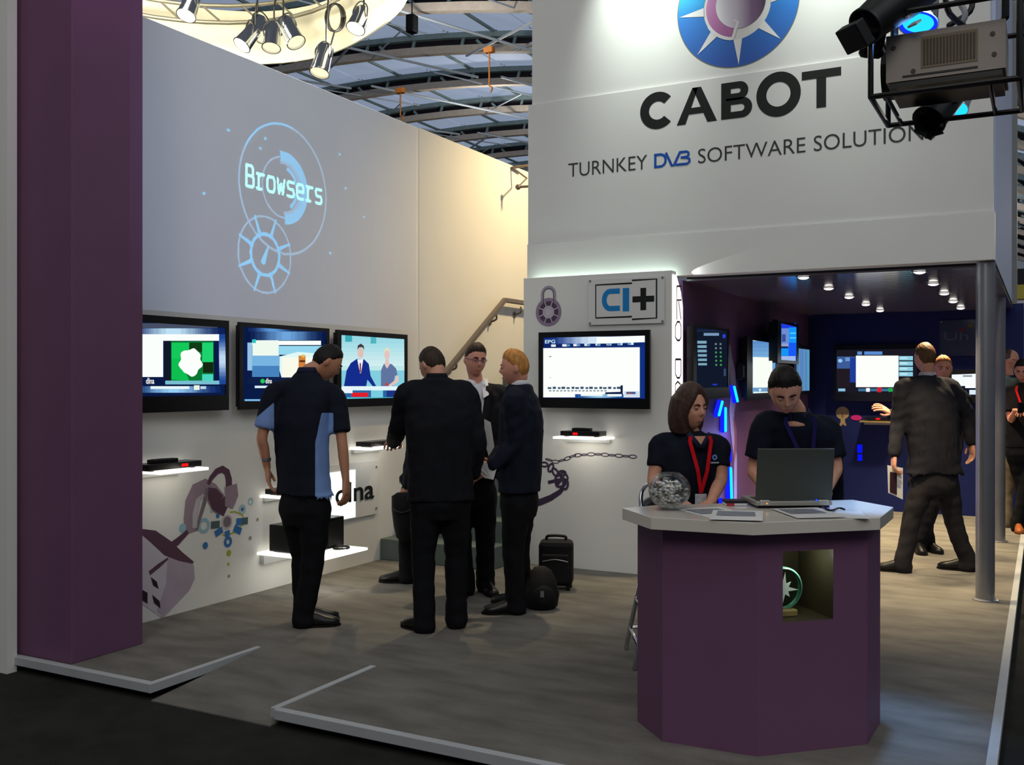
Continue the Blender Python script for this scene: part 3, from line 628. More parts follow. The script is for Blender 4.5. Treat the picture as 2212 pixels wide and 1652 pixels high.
# ================================================================== screens
NAVY = (10, 26, 70)
def quadpx(x0, yt, x1, yb): return [(x0, yb), (x1, yb), (x1, yt), (x0, yt)]
def tv(label, mp, pf, outer, inner, base, shapes, texts=(), d=.08, group=None, name='television', bez=BLACKP, base_s=1.):
    """outer, inner: pixel corners (TL, TR, BR, BL) of casing and picture; pf turns a pixel into wall coordinates at depth d"""
    O = [pf(*p) for p in outer]; u0 = (O[0][0]+O[3][0])/2; u1 = (O[1][0]+O[2][0])/2; v0 = (O[2][1]+O[3][1])/2; v1 = (O[0][1]+O[1][1])/2
    I = [pf(*p) for p in inner]; a0 = (I[0][0]+I[3][0])/2; a1 = (I[1][0]+I[2][0])/2; b0 = (I[2][1]+I[3][1])/2; b1 = (I[0][1]+I[1][1])/2
    t = thing(name, label, 'television', mp((u0+u1)/2, v0, 0), group=group)
    obj('wall_mount', MB().mbox(mp, u0+(u1-u0)*.35, u0+(u1-u0)*.65, v0+(v1-v0)*.3, v0+(v1-v0)*.7, 0.001, d*(.4 if d < .2 else .62)), BLACKM, t)
    obj('back_case', MB().mbox(mp, u0+.02, u1-.02, v0+.02, v1-.02, d*(.4 if d < .2 else .62), d*.8), BLACKP, t)
    m = MB()
    for q in ((u0, a0, v0, v1), (a1, u1, v0, v1), (a0, a1, v0, b0), (a0, a1, b1, v1)): m.mbox(mp, *q, d*.8, d+.008)
    obj('bezel', m, bez, t)
    m = MB(); mats = []; 
    def mi(k):
        mm = em(*k)
        if mm not in mats: mats.append(mm)
        return mats.index(mm)
    m.poly([(a0, b0), (a1, b0), (a1, b1), (a0, b1)], mp, d, mi((base, base_s)))
    w = d
    for s in shapes:
        w += .00025; m.poly([pf(*p) for p in s[1]], mp, w, mi((s[0], s[2] if len(s) > 2 else 1.)))
    for s, rgb, x0, yt, x1, yb in texts:
        w += .00025; a = pf(x0, yb); c = pf(x1, yt); text_fit(m, s, mp, a[0], c[0], a[1], c[1], w, mi((rgb, 1.)), .012)
    obj('screen', m, mats, t); return t
def pLd(x, y): p = onX(x, y, XL+.08); return (p[1], p[2])
def glowstripes(x0, x1, y0, y1, n, c0, c1, vert=False):
    out = []; n *= 3
    for i in range(n):
        f = i/n; k = math.sin(PI*(f+.5/n))**2; c = tuple(int(c0[j]+(c1[j]-c0[j])*round(k*12)/12) for j in range(3))
        out.append((c, quadpx(x0+(x1-x0)*f, y0, x0+(x1-x0)*(f+1/n), y1) if not vert else quadpx(x0, y0+(y1-y0)*f, x1, y0+(y1-y0)*(f+1/n))))
    return out
WT = (250, 255, 252)
sh = [((70, 78, 100), quadpx(262, 698, 470, 708))]
sh += [(c, q) for c, q in glowstripes(262, 484, 709, 722, 14, (14, 34, 90), (190, 225, 245))]+[(c, q) for c, q in glowstripes(470, 484, 722, 830, 8, (30, 70, 150), (190, 215, 240), True)]+[(c, q) for c, q in glowstripes(270, 470, 834, 848, 12, (14, 40, 100), (150, 205, 245))]
sh += [(WT, quadpx(262, 722, 467, 736)), (WT, quadpx(262, 736, 346, 814)), ((16, 24, 40), quadpx(349, 737, 456, 822)), ((10, 120, 50), quadpx(363, 737, 455, 822)), ((20, 200, 90), quadpx(364, 740, 412, 775)), ((18, 60, 20), quadpx(402, 740, 430, 760)), ((14, 190, 80), [(364, 820), (364, 775), (385, 775), (402, 822)]), ((30, 210, 110), quadpx(430, 740, 454, 782)), ((20, 40, 16), quadpx(432, 782, 454, 805)),
       ((70, 215, 190), quadpx(430, 808, 454, 822))]
fl_ = [(405+math.cos(t)*(24+3*math.sin(7*t)), 782+math.sin(t)*(29+3*math.sin(5*t+1))) for t in np.linspace(0, 2*PI, 40)[:-1]]
sh += [((252, 254, 252), [(x, y) for x, y in fl_]), ((120, 190, 210), quadpx(350, 822, 467, 830)), ((230, 245, 250), quadpx(318, 834, 402, 840)), ((240, 245, 230), quadpx(412, 832, 424, 842)), ((190, 215, 235), quadpx(426, 834, 438, 840))]
tv('television with white flower on green picture, nearest the purple pillar', mL, pLd, [(262, 679), (493, 690), (493, 885), (262, 894)], [(268, 697), (486, 704), (486, 852), (268, 858)], NAVY, sh, [('dlna', WT, 308, 816, 326, 829)], group='wall televisions')
sh = [(c, q) for c, q in glowstripes(536, 640, 708, 716, 8, (20, 40, 90), (90, 150, 215))]+[(c, q) for c, q in glowstripes(530, 702, 716, 735, 12, (8, 24, 70), (110, 165, 220))]
sh += [((150, 195, 230), quadpx(531, 740, 543, 800)), (WT, quadpx(541, 736, 690, 745)), ((120, 180, 225), quadpx(541, 745, 600, 812)), ((70, 130, 190), quadpx(541, 790, 600, 814)), ((238, 250, 238), quadpx(542, 735, 598, 768)), ((40, 200, 200), quadpx(541, 733, 549, 741)), ((150, 215, 240), quadpx(598, 747, 692, 766)), ((225, 248, 245), [(600, 770), (640, 760), (692, 764), (692, 822), (606, 822), (600, 800)]), ((250, 250, 235), quadpx(606, 772, 692, 822)), ((210, 130, 60), quadpx(641, 768, 656, 794)), ((90, 40, 20), quadpx(643, 778, 655, 782)), ((230, 190, 80), quadpx(648, 766, 654, 772)), ((14, 30, 70), quadpx(531, 815, 700, 830)), ((30, 200, 90), [(563+5*math.cos(t), 823+5*math.sin(t)) for t in np.linspace(0, 2*PI, 12)[:-1]]), ((220, 238, 250), quadpx(546, 833, 576, 838)), ((120, 180, 230), quadpx(524, 862, 566, 866))]
tv('middle wall television with orange bottle picture, behind the man in the navy shirt', mL, pLd, [(516, 696), (710, 709), (710, 877), (516, 886)], [(524, 706), (703, 717), (703, 856), (524, 868)], NAVY, sh, [('dlna', WT, 569, 817, 583, 828)], group='wall televisions')
S = []
for i in range(8): S.append((tuple(int(a+(b-a)*i/7) for a, b in zip((150, 215, 228), (215, 240, 240))), quadpx(735, 724+i*9, 874, 733+i*9)))
S += [((130, 205, 222), quadpx(735, 796, 874, 838)), ((190, 232, 232), quadpx(735, 790, 874, 800)), ((60, 170, 180), quadpx(745, 724, 760, 738)), ((80, 180, 190), quadpx(800, 726, 812, 742))]
S += [((20, 44, 140), [(742, 836), (748, 800), (757, 784), (770, 775), (786, 776), (796, 786), (800, 812), (812, 834), (806, 836), (793, 820), (790, 836)]), ((240, 245, 250), [(771, 776), (784, 776), (779, 806), (777, 806)]), ((150, 40, 50), [(776, 784), (779, 784), (779, 806), (776, 803)]), ((225, 190, 180), [(778+6.5*math.cos(t), 762+11*math.sin(t)) for t in np.linspace(0, 2*PI, 16)[:-1]]), ((70, 56, 66), [(771, 756), (772, 746), (779, 742), (785, 747), (786, 756), (782, 750), (775, 750)])]
S += [((96, 116, 160), [(822, 836), (822, 800), (828, 786), (845, 786), (855, 796), (858, 812), (852, 812), (848, 836)]), ((225, 195, 190), [(835+6*math.cos(t), 766+10*math.sin(t)) for t in np.linspace(0, 2*PI, 16)[:-1]]), ((232, 220, 190), [(829, 764), (830, 755), (835, 750), (841, 755), (842, 764), (838, 757), (832, 757)]), ((225, 195, 190), [(830, 788), (835, 796), (841, 787), (838, 776), (832, 776)]), ((225, 195, 190), [(854, 810), (860, 812), (860, 824), (842, 836), (838, 832), (853, 820)])]
S += [((225, 245, 250), quadpx(735, 834, 874, 843)), ((40, 100, 160), quadpx(735, 843, 874, 858)), ((120, 205, 225), quadpx(800, 843, 826, 858)), ((30, 50, 130), quadpx(834, 843, 874, 857)), ((225, 30, 40), quadpx(758, 848, 794, 857)), ((235, 245, 250), quadpx(735, 836, 760, 849)), ((200, 60, 70), [(828, 830), (836, 826), (838, 834)])]
tv('television showing a news desk with two presenters, at the far end of the left wall', mL, pLd, [(727, 713), (879, 722), (879, 873), (727, 882)], [(736, 724), (873, 732), (873, 858), (736, 862)], (80, 190, 205), S, group='wall televisions')
def pCd(x, y): p = onY(x, y, YC-.08); return (p[0], p[2])
S = [(c, q) for c, q in glowstripes(1175, 1394, 727, 742, 16, (12, 40, 120), (210, 228, 245))]
S += [(WT, [(1290, 742), (1394, 739), (1394, 725), (1290, 728)]), ((18, 36, 96), [(1175, 751), (1384, 745), (1384, 741), (1175, 745)]), ((252, 255, 251), [(1175, 858), (1384, 858), (1384, 750), (1175, 752)])]
for i in range(8): S.append(((235, 240, 240), quadpx(1192+24*i, 744-i*.6, 1202+24*i, 749-i*.6)))
for i in range(7): S.append(((90, 150, 200), quadpx(1225+22*i, 744-i*.6, 1233+22*i, 748-i*.6)))
S += [((60, 150, 140), quadpx(1188, 769, 1193, 771)), ((120, 175, 180), quadpx(1189, 815, 1192, 816))]
for i in range(16): S.append(((50, 80, 110), quadpx(1185+10*i+(i % 3), 836-(i % 2), 1193+10*i, 840))); S.append(((60, 90, 120), quadpx(1188+8*i, 843, 1193+8*i, 845)))
S += [((14, 30, 70), [(1310, 852), (1348, 852), (1348, 832), (1343, 832), (1343, 846), (1310, 847)])]+[(c, q) for c, q in glowstripes(1245, 1350, 851, 859, 6, (30, 80, 150), (150, 200, 225))]+[((240, 248, 250), quadpx(1258, 851, 1305, 855)), ((240, 248, 250), quadpx(1315, 851, 1346, 856)), ((205, 222, 235), quadpx(1351, 845, 1384, 857)), ((60, 90, 140), quadpx(1356, 846, 1376, 851)), ((200, 60, 60), quadpx(1360, 848, 1366, 851)), ((16, 50, 130), quadpx(1385, 750, 1394, 858))]
tv('black television showing a white programme guide below the padlock print and logo plate', mC, pCd, [(1164, 719), (1404, 711), (1404, 882), (1164, 882)], [(1174, 731), (1394, 723), (1394, 860), (1174, 860)], (16, 44, 116), S, [('EPG', (210, 245, 245), 1181, 734, 1203, 742)], group='wall televisions')
def pPd(x, y): p = onX(x, y, XP+.09); return (p[1], p[2])
S = [((24, 40, 70), quadpx(1505, 712, 1570, 716)), ((120, 150, 185), quadpx(1520, 719, 1553, 725)), ((40, 70, 220), quadpx(1561, 722, 1567, 730))]
for i in range(6):
    S.append(((120, 165, 185), quadpx(1506+i*.2, 736+i*9.6, 1526, 742+i*9.4)))
    for x in (1546, 1556): S.append((((110, 130, 140) if i < 2 else (60, 150, 80)), quadpx(x-2, 741+i*9, x+2, 745+i*9)))
S += [((50, 70, 100), quadpx(1562, 796, 1567, 812)), ((30, 60, 200), quadpx(1538, 829, 1548, 832)), ((110, 130, 160), quadpx(1552, 838, 1570, 844))]
tv('dark television with list of white rows and green ticks on the purple wall', mP, pPd, [(1496, 697), (1574, 712), (1574, 858), (1496, 864)], [(1503, 706), (1571, 717), (1571, 836), (1503, 838)], (16, 24, 42), S, d=.09, group='inner televisions')
S = [(tuple(int(a+(b-a)*i/5) for a, b in zip((90, 140, 200), (130, 185, 225))), quadpx(1624, 733+i*9, 1676, 742+i*9)) for i in range(5)]+[((250, 255, 246), [(1626, 838), (1668, 836), (1668, 772), (1626, 771)]), ((110, 160, 200), quadpx(1626, 837, 1668, 845)), ((235, 250, 245), quadpx(1627, 846, 1668, 850)), ((240, 250, 250), [(1638, 840), (1645, 840), (1641, 846)]), ((225, 235, 245), quadpx(1626, 732, 1642, 736))]
tv('television with glaring white picture behind the left of the bowed young man', mP, pPd, [(1612, 724), (1681, 736), (1681, 858), (1612, 866)], [(1624, 734), (1675, 742), (1675, 846), (1624, 851)], (110, 165, 215), S, d=.09, group='inner televisions')
def pPe(x, y): p = onX(x, y, XP+.22); return (p[1], p[2])
S = [((30, 60, 225), quadpx(1688, 698, 1720, 710)), ((110, 140, 210), quadpx(1688, 709, 1704, 742)), ((60, 80, 150), quadpx(1689, 722, 1697, 738)), ((20, 150, 245), quadpx(1704, 707, 1720, 740)), ((25, 90, 245), quadpx(1704, 740, 1720, 770)), ((150, 160, 200), quadpx(1687, 742, 1703, 748)), ((20, 40, 90), quadpx(1687, 748, 1702, 752)), ((20, 150, 245), quadpx(1686, 753, 1702, 768)), ((160, 185, 235), quadpx(1684, 769, 1718, 779)), ((90, 200, 250), quadpx(1706, 718, 1719, 721)), ((90, 200, 250), quadpx(1706, 728, 1719, 731))]
tv('high blue tiled television above the head of the bowed young man', mP, pPe, [(1678, 690), (1724, 701), (1724, 783), (1678, 787)], [(1686, 698), (1720, 706), (1720, 777), (1686, 780)], (25, 110, 240), S, d=.22, group='inner televisions')
S = [(tuple(random.randint(-18, 18)+c for c in (86, 142, 186)), quadpx(1720+i*2.6, 752, 1722.6+i*2.6, 845)) for i in range(11)]
tv('pale blue television with streaky picture at the corner with the navy wall', mP, pPd, [(1714, 742), (1751, 748), (1751, 850), (1714, 854)], [(1719, 751), (1748, 756), (1748, 843), (1719, 845)], (90, 146, 190), S, d=.09, group='inner televisions')
def pKd(x, y): p = onY(x, y, YB-.08); return (p[0], p[2])
S = [((60, 90, 150), quadpx(1808, 770, 1848, 796)), ((150, 200, 240), [(1815+5*math.cos(t), 779+4*math.sin(t)) for t in np.linspace(0, 2*PI, 12)[:-1]]), ((110, 150, 205), quadpx(1826, 772, 1846, 780)), ((30, 60, 150), quadpx(1836, 772, 1850, 826)), ((34, 26, 34), quadpx(1808, 797, 1836, 836)), ((90, 140, 210), quadpx(1852, 759, 1862, 766)), ((90, 140, 210), quadpx(1867, 759, 1906, 766)), ((253, 255, 250), quadpx(1849, 768, 1941, 836))]
for i in range(4): S.append(((140, 205, 225), quadpx(1942, 769+11.5*i, 1972, 778+11.5*i))); S.append(((190, 228, 238), quadpx(1944, 771+11.5*i, 1960, 775+11.5*i)))
S += [((140, 190, 220), quadpx(1811, 839, 1826, 845)), ((60, 110, 150), quadpx(1854, 839, 1948, 845)), ((240, 245, 250), quadpx(1871, 838, 1879, 846)), ((220, 30, 40), quadpx(1895, 837, 1904, 847)), ((30, 170, 70), quadpx(1919, 838, 1928, 846)), ((190, 225, 235), quadpx(1930, 840, 1947, 845))]
tv('large television with a blank white panel on the navy back wall', mK, pKd, [(1800, 748), (1988, 742), (1988, 865), (1800, 868)], [(1807, 757), (1981, 752), (1981, 848), (1807, 850)], (26, 24, 34), S, d=.08, group='inner televisions')
tv('white television behind the right shoulder of the man in grey', mK, pKd, [(2050, 800), (2148, 797), (2148, 868), (2050, 870)], [(2056, 808), (2142, 805), (2142, 855), (2056, 857)], (16, 20, 40), [((245, 250, 250), [(2056, 834), (2142, 832), (2142, 806), (2056, 809)]), ((250, 252, 252), quadpx(2085, 815, 2142, 838)), ((220, 235, 245), quadpx(2094, 842, 2142, 852)), ((150, 160, 170), quadpx(2080, 810, 2100, 814))], d=.08, group='inner televisions')
# ================================================================== signs and prints
def standoffs(par, mp, pts, w):
    for u, v in pts:
        m = MB(); c = Vector(mp(u, v, 0)); e = Vector(mp(u, v, w+.012)); m.cyl(c+(e-c)*.02, e, .009, n=12); obj('standoff', m, STEEL, par, smooth='auto')
ACR = mat('frosted_acrylic', (222, 222, 220), .25, var=.01)
# CI+ plate
A = pC(1273, 601); B = pC(1437, 698); su, sv = (A[0]+.0, B[0]), (B[1], A[1]-.01)
cp = thing('wall_plate', 'clear plate with blue letters and black plus sign above the guide television', 'sign', mC((su[0]+su[1])/2, sv[0], 0))
obj('plate', MB().mbox(mC, su[0], su[1], sv[0], sv[1], .012, .018), ACR, cp, bevel=.002)
standoffs(cp, mC, [(su[0]+.015, sv[0]+.015), (su[1]-.015, sv[0]+.015), (su[0]+.015, sv[1]-.015), (su[1]-.015, sv[1]-.015)], .012)
wq = .0188
def pc2(x, y): return pC(x, y)
for a in ([(1367, 612), (1289, 616), (1289, 687), (1367, 684)],): obj('left_bracket', MB().line([pC(*p) for p in a], .014, mC, wq), BLACKV, cp)
obj('right_bracket', MB().line([pC(*p) for p in [(1367, 606), (1420, 603), (1420, 687), (1367, 690)]], .014, mC, wq), BLACKV, cp)
CY = mat('cyan_blue_print', (30, 130, 200), .45, var=.02)
c0 = pC(1302, 673); c1 = pC(1341, 623); th = .042; u0, u1, v0, v1 = c0[0], c1[0], c0[1], c1[1]; r = (v1-v0)/2
A = [math.radians(t) for t in range(90, 271, 10)]
m = MB(); m.strip([(u1, v1)]+[(u0+r*.8+r*.8*math.cos(t), (v0+v1)/2+r*math.sin(t)) for t in A]+[(u1, v0)], [(u1, v1-th)]+[(u0+r*.8+(r*.8-th)*math.cos(t), (v0+v1)/2+(r-th)*math.sin(t)) for t in A]+[(u1, v0+th)], mC, wq); obj('letter', m, CY, cp)
a = pC(1347, 673); c = pC(1361, 622); obj('letter', MB().poly([(a[0], a[1]), (c[0], a[1]), (c[0], c[1]), (a[0], c[1])], mC, wq), CY, cp)
a = pC(1368, 671); c = pC(1415, 621); mu, mv = (a[0]+c[0])/2, (a[1]+c[1])/2; k = .024; m = MB()
m.poly([(a[0], mv-k), (c[0], mv-k), (c[0], mv+k), (a[0], mv+k)], mC, wq); m.poly([(mu-k, a[1]), (mu+k, a[1]), (mu+k, mv-k), (mu-k, mv-k)], mC, wq); m.poly([(mu-k, mv+k), (mu+k, mv+k), (mu+k, c[1]), (mu-k, c[1])], mC, wq); obj('plus_mark', m, BLACKV, cp)
# padlock print
LK = mat('mauve_print', (146, 128, 150), .55, var=.08, scale=20); LKD = mat('dark_mauve_print', (82, 62, 88), .55, var=.06); LKL = mat('pale_mauve_print', (196, 188, 200), .5, var=.03)
cu, cv = pC(1185, 674); R = .118
pk = thing('padlock_print', 'mauve padlock print with round dial at top left of the screen wall', 'wall print', mC(cu, cv, 0))
m = MB(); m.disc(cu, cv, R, mC, .002, n=40); obj('lock_body', m, LK, pk)
top = pC(1187, 617)[1]; rs = .070; vz = top-rs
for r_, w_, wo, nm, mt_ in ((rs-.014, .028, .0018, 'shackle', mat('shackle_grey_print', (160, 148, 164), .5)), (rs-.024, .006, .0024, 'shackle_line', LKD)):
    m = MB(); m.line([(cu-r_, cv+.07), (cu-r_, vz)]+[(cu-r_*math.cos(t_), vz+r_*math.sin(t_)) for t_ in np.linspace(.05, PI-.05, 24)]+[(cu+r_, vz), (cu+r_, cv+.07)], w_, mC, wo); obj(nm, m, mt_, pk)
m = MB(); m.ann(cu, cv, .052, .090, 0, 360, mC, .0025, n=48); obj('dial_ring', m, LKD, pk)
for k in range(8):
    a = math.radians(22+45*k); obj('dial_spoke', MB().line([(cu+.05*math.cos(a), cv+.05*math.sin(a)), (cu+.094*math.cos(a), cv+.094*math.sin(a))], .008, mC, .003), LKL, pk)
m = MB(); m.disc(cu, cv, .035, mC, .003, n=24); obj('dial_button', m, LKL, pk)
m = MB(); m.ann(cu, cv, .038, .052, 0, 360, mC, .003, n=40); obj('dial_rim', m, LKL, pk)
# chain print
ch = thing('chain_print', 'dark purple chain print curling across the screen wall behind the blond man', 'wall print', mC(*pC(1240, 1000), 0))
CHD = mat('dark_purple_print', (64, 50, 76), .55, var=.05)
pts = [(1367, 986), (1352, 985), (1337, 984), (1322, 983), (1307, 982), (1292, 981), (1277, 981), (1262, 982), (1248, 983), (1237, 985), (1226, 990), (1214, 994), (1200, 997), (1186, 993)]
for i, p in enumerate(pts):
    a = pC(*p); q = pC(*pts[min(i+1, len(pts)-1)]) if i < len(pts)-1 else a; b_ = pC(*pts[i-1]) if i else a
    d = Vector((q[0]-b_[0], q[1]-b_[1])).normalized(); n_ = Vector((-d.y, d.x)); wd, ht = .026, (.013 if i % 2 == 0 else .006)
    P = [(a[0]+d.x*wd*math.cos(t)*1.25+n_.x*ht*math.sin(t), a[1]+d.y*wd*math.cos(t)*1.25+n_.y*ht*math.sin(t)) for t in np.linspace(0, 2*PI, 17)]
    obj('link', MB().line(P, .007, mC, .002+.0003*(i % 3)), CHD, ch)
big = [(1176, 1003, .9), (1190, 1010, 1.), (1200, 1020, 1.05), (1214, 1022, 1.), (1206, 1034, 1.2), (1220, 1028, 1.), (1212, 1044, 1.25), (1222, 1046, 1.1)]
for i, (x, y, s) in enumerate(big):
    a = pC(x, y); t0 = i*1.1
    P = [(a[0]+.036*s*math.cos(t)*math.cos(t0)-.02*s*math.sin(t)*math.sin(t0), a[1]+.036*s*math.cos(t)*math.sin(t0)+.02*s*math.sin(t)*math.cos(t0)) for t in np.linspace(0, 2*PI, 17)]
    obj('link', MB().line(P, .017*s, mC, .003+.0003*i), CHD, ch)
obj('link', MB().line([pC(*p) for p in [(1150, 1090), (1168, 1084), (1190, 1075), (1210, 1062), (1218, 1052)]], [.05, .055, .05, .04, .03], mC, .002), CHD, ch)
obj('link', MB().line([pC(*p) for p in [(1184, 1042), (1200, 1038), (1212, 1036)]], .028, mC, .0022), CHD, ch)
# vertical lit sign on the end of the screen wall
ls = thing('light_box_sign', 'tall glowing white light box with outlined letters on the end of the screen wall', 'sign', (XP, 7.51, 0))
prof = [(7.405, 0), (7.625, 0), (7.625, 2.12), (7.59, 2.22), (7.47, 2.355), (7.405, 2.36)]
m = MB(); n = len(prof); v = [(-2.551, y, z) for y, z in prof]+[(-2.537, y, z) for y, z in prof]
m.add(v, [tuple(range(n-1, -1, -1)), tuple(range(n, 2*n))]+[(i, (i+1) % n, n+(i+1) % n, n+i) for i in range(n)]); obj('box', m, em((255, 238, 240), 1.5), ls)
mE = lambda u, v, w: (-2.537+w, u, v)
def pE(x, y): p = onX(x, y, -2.535); return (p[1], p[2])
LTR = mat('sign_letter_grey', (70, 56, 58), .5)
for stroke in ([[(1462, 618), (1472, 618), (1472, 648), (1462, 648), (1462, 618)], [(1462, 648), (1462, 690)], [(1466, 650), (1471, 690)]], [[(1463, 735), (1459, 728), (1459, 704), (1463, 695), (1468, 695), (1471, 704), (1471, 728), (1468, 735), (1463, 735)]],
               [[(1459, 776), (1471, 776)], [(1459, 776), (1459, 808), (1463, 816), (1468, 816), (1471, 808), (1471, 776)]], [[(1459, 850), (1459, 830), (1464, 824), (1470, 830), (1470, 850)]]):
    m = MB()
    for s_ in stroke: m.line([pE(*p) for p in s_], .016, mE, .002)
    obj('letter', m, LTR, ls)
# dlna panel on the left wall
dn = thing('lettered_panel', 'clear panel with black lowercase lettering and reflection built as glow low on the left wall', 'sign', mL(6.4, .45, 0))
a = pL(808, 1012); c = pL(812, 1092); U0, U1, V0, V1 = 5.86, 6.93, .40, .86
obj('plate', MB().mbox(mL, U0, U1, V0, V1, .012, .018), ACR, dn, bevel=.002)
ug = pL(763, 1060)[0]
obj('reflection_glow', MB().mbox(mL, U0+.05, ug, V0+.01, .80, .019, .024), em((245, 255, 250), 1.3), dn)  # glowing sheet put in for the bright reflection on the panel
standoffs(dn, mL, [(U0+.02, V0+.03), (U1-.03, V0+.05), (U1-.03, V1-.06), (U0+.02, V1-.03)], .014)
vb, vt = pL(790, 1078)[1], pL(790, 1047)[1]
word('dlna', pL(719, 1060)[0], pL(803, 1060)[0], .015, dn, mL, vb, vb+(vt-vb)*1.38, BLACKV, .0255)
# usb cable and splash print
US = thing('usb_print', 'mauve cable and plug print low on the left wall beside the pillar', 'wall print', mL(*pL(430, 1080), 0))
MV = mat('usb_mauve', (150, 132, 146), .6, var=.06, scale=10); MVD = mat('usb_dark_mauve', (92, 62, 80), .6, var=.06); MVL = mat('usb_pale', (190, 182, 190), .6, var=.04)
def pl(*pts): return [pL(*p) for p in pts]
obj('cable', MB().line(pl((414, 1150), (411, 1120), (414, 1085), (425, 1062), (442, 1054), (456, 1062), (470, 1085), (482, 1098)), [.12, .12, .12, .13, .13, .13, .15, .12], mL, .002), MV, US)
obj('cable_shade', MB().line(pl((448, 1055), (458, 1066), (470, 1086), (480, 1097), (490, 1078)), [.02, .10, .13, .12, .07], mL, .0025), MVD, US)
obj('plug', MB().line(pl((498, 1048), (500, 1070), (494, 1096)), [.12, .13, .08], mL, .003), MV, US)
obj('thin_cord', MB().line(pl((449, 1046), (456, 1032), (468, 1018), (480, 1013), (490, 1020), (494, 1036), (494, 1052)), [.03, .04, .045, .05, .055, .06, .06], mL, .0022), MVD, US)
obj('thin_cord', MB().line(pl((447, 1054), (441, 1085), (432, 1115), (424, 1145)), [.03, .035, .03, .02], mL, .0027), mat('cord_grey_print', (128, 114, 126), .6), US)
obj('highlight', MB().line(pl((420, 1140), (421, 1110), (428, 1080), (440, 1068)), [.04, .05, .045, .02], mL, .0029), MVL, US)
SPL = thing('splash_print', 'blue green and yellow dotted splash print on the left wall under the cable', 'wall print', mL(*pL(490, 1135), 0))
BL = mat('splash_blue', (52, 112, 176), .6, var=.05); BL2 = mat('splash_pale_blue', (150, 190, 205), .6, var=.04); GN = mat('splash_green', (76, 100, 100), .6, var=.05); YL = mat('splash_yellow', (170, 172, 44), .6, var=.05)
def blob(px, py, rx, mt, r0=0., sy=1.):
    u, v = pL(px, py); e = pL(px+rx, py); r = (e[0]-u)*.62; m = MB()
    if r0: m.ann(u, v, r*r0, r, 0, 360, mL, .002+random.random()*.0008, n=24)
    else: m.disc(u, v, r, mL, .002+random.random()*.0008, n=24)
    obj('dot', m, mt, SPL)
for a in ((443, 1178, 9, BL), (494, 1194, 8, YL), (493, 1218, 4, YL), (494, 1244, 4, mat('splash_olive', (150, 150, 110), .6)), (540, 1162, 5, mat('splash_olive', (150, 150, 110), .6)), (556, 1122, 4, mat('splash_olive', (150, 150, 110), .6)), (470, 1114, 6, BL), (523, 1100, 5, BL), (490, 1127, 13, GREYP), (456, 1104, 4, BL2), (394, 1140, 12, BL2)): blob(*a)
for a in ((492, 1170, 14, BL, .4), (523, 1100, 12, BL2, .65), (541, 1083, 9, BL2, .6), (440, 1135, 20, BL2, .55), (490, 1127, 18, MVL, .75)): blob(*a)
for p, q, w_, mt in (((510, 1127), (522, 1126), .05, BL), ((522, 1126), (535, 1124), .05, GN), ((455, 1134), (474, 1132), .05, GN), ((464, 1154), (480, 1143), .045, BL), ((490, 1146), (491, 1158), .05, BL), ((505, 1140), (520, 1148), .05, BL)):
    obj('ray', MB().line(pl(p, q), w_, mL, .003), mt, SPL)
obj('arc', MB().line(pl((480, 1155), (495, 1154), (512, 1146), (526, 1130), (524, 1112), (508, 1105), (496, 1106)), .010, mL, .0026), YL, SPL)
HS = thing('house_print', 'pale mauve house shaped plug print at the foot of the left wall by the pillar', 'wall print', mL(*pL(350, 1240), 0))
obj('house_face', MB().poly(pl((300, 1150), (300, 1300), (350, 1334), (372, 1300), (412, 1262), (420, 1225), (362, 1185)), mL, .002), mat('house_pale', (204, 196, 204), .6, var=.04), HS)
obj('house_side', MB().poly(pl((362, 1196), (418, 1220), (420, 1250), (408, 1275), (352, 1334), (338, 1320), (358, 1260)), mL, .0025), mat('house_mauve', (178, 164, 178), .6, var=.05), HS)
obj('roof_band', MB().line(pl((304, 1147), (330, 1158), (362, 1184), (390, 1202), (417, 1215)), [.03, .08, .10, .06, .015], mL, .003), MVD, HS)
obj('roof_band', MB().line(pl((362, 1184), (382, 1170), (405, 1148)), [.05, .05, .03], mL, .0032), MVD, HS)
obj('roof_band', MB().line(pl((322, 1238), (342, 1222), (362, 1206)), [.03, .03, .015], mL, .0032), MVD, HS)
DKW = mat('dark_window_print', (44, 26, 40), .6)
for a in ([(325, 1246), (338, 1256), (342, 1272), (330, 1264)], [(304, 1272), (318, 1280), (318, 1304), (306, 1296)], [(328, 1284), (344, 1298), (346, 1314), (332, 1302)]): obj('dark_window', MB().poly(pl(*a), mL, .0035), DKW, HS)
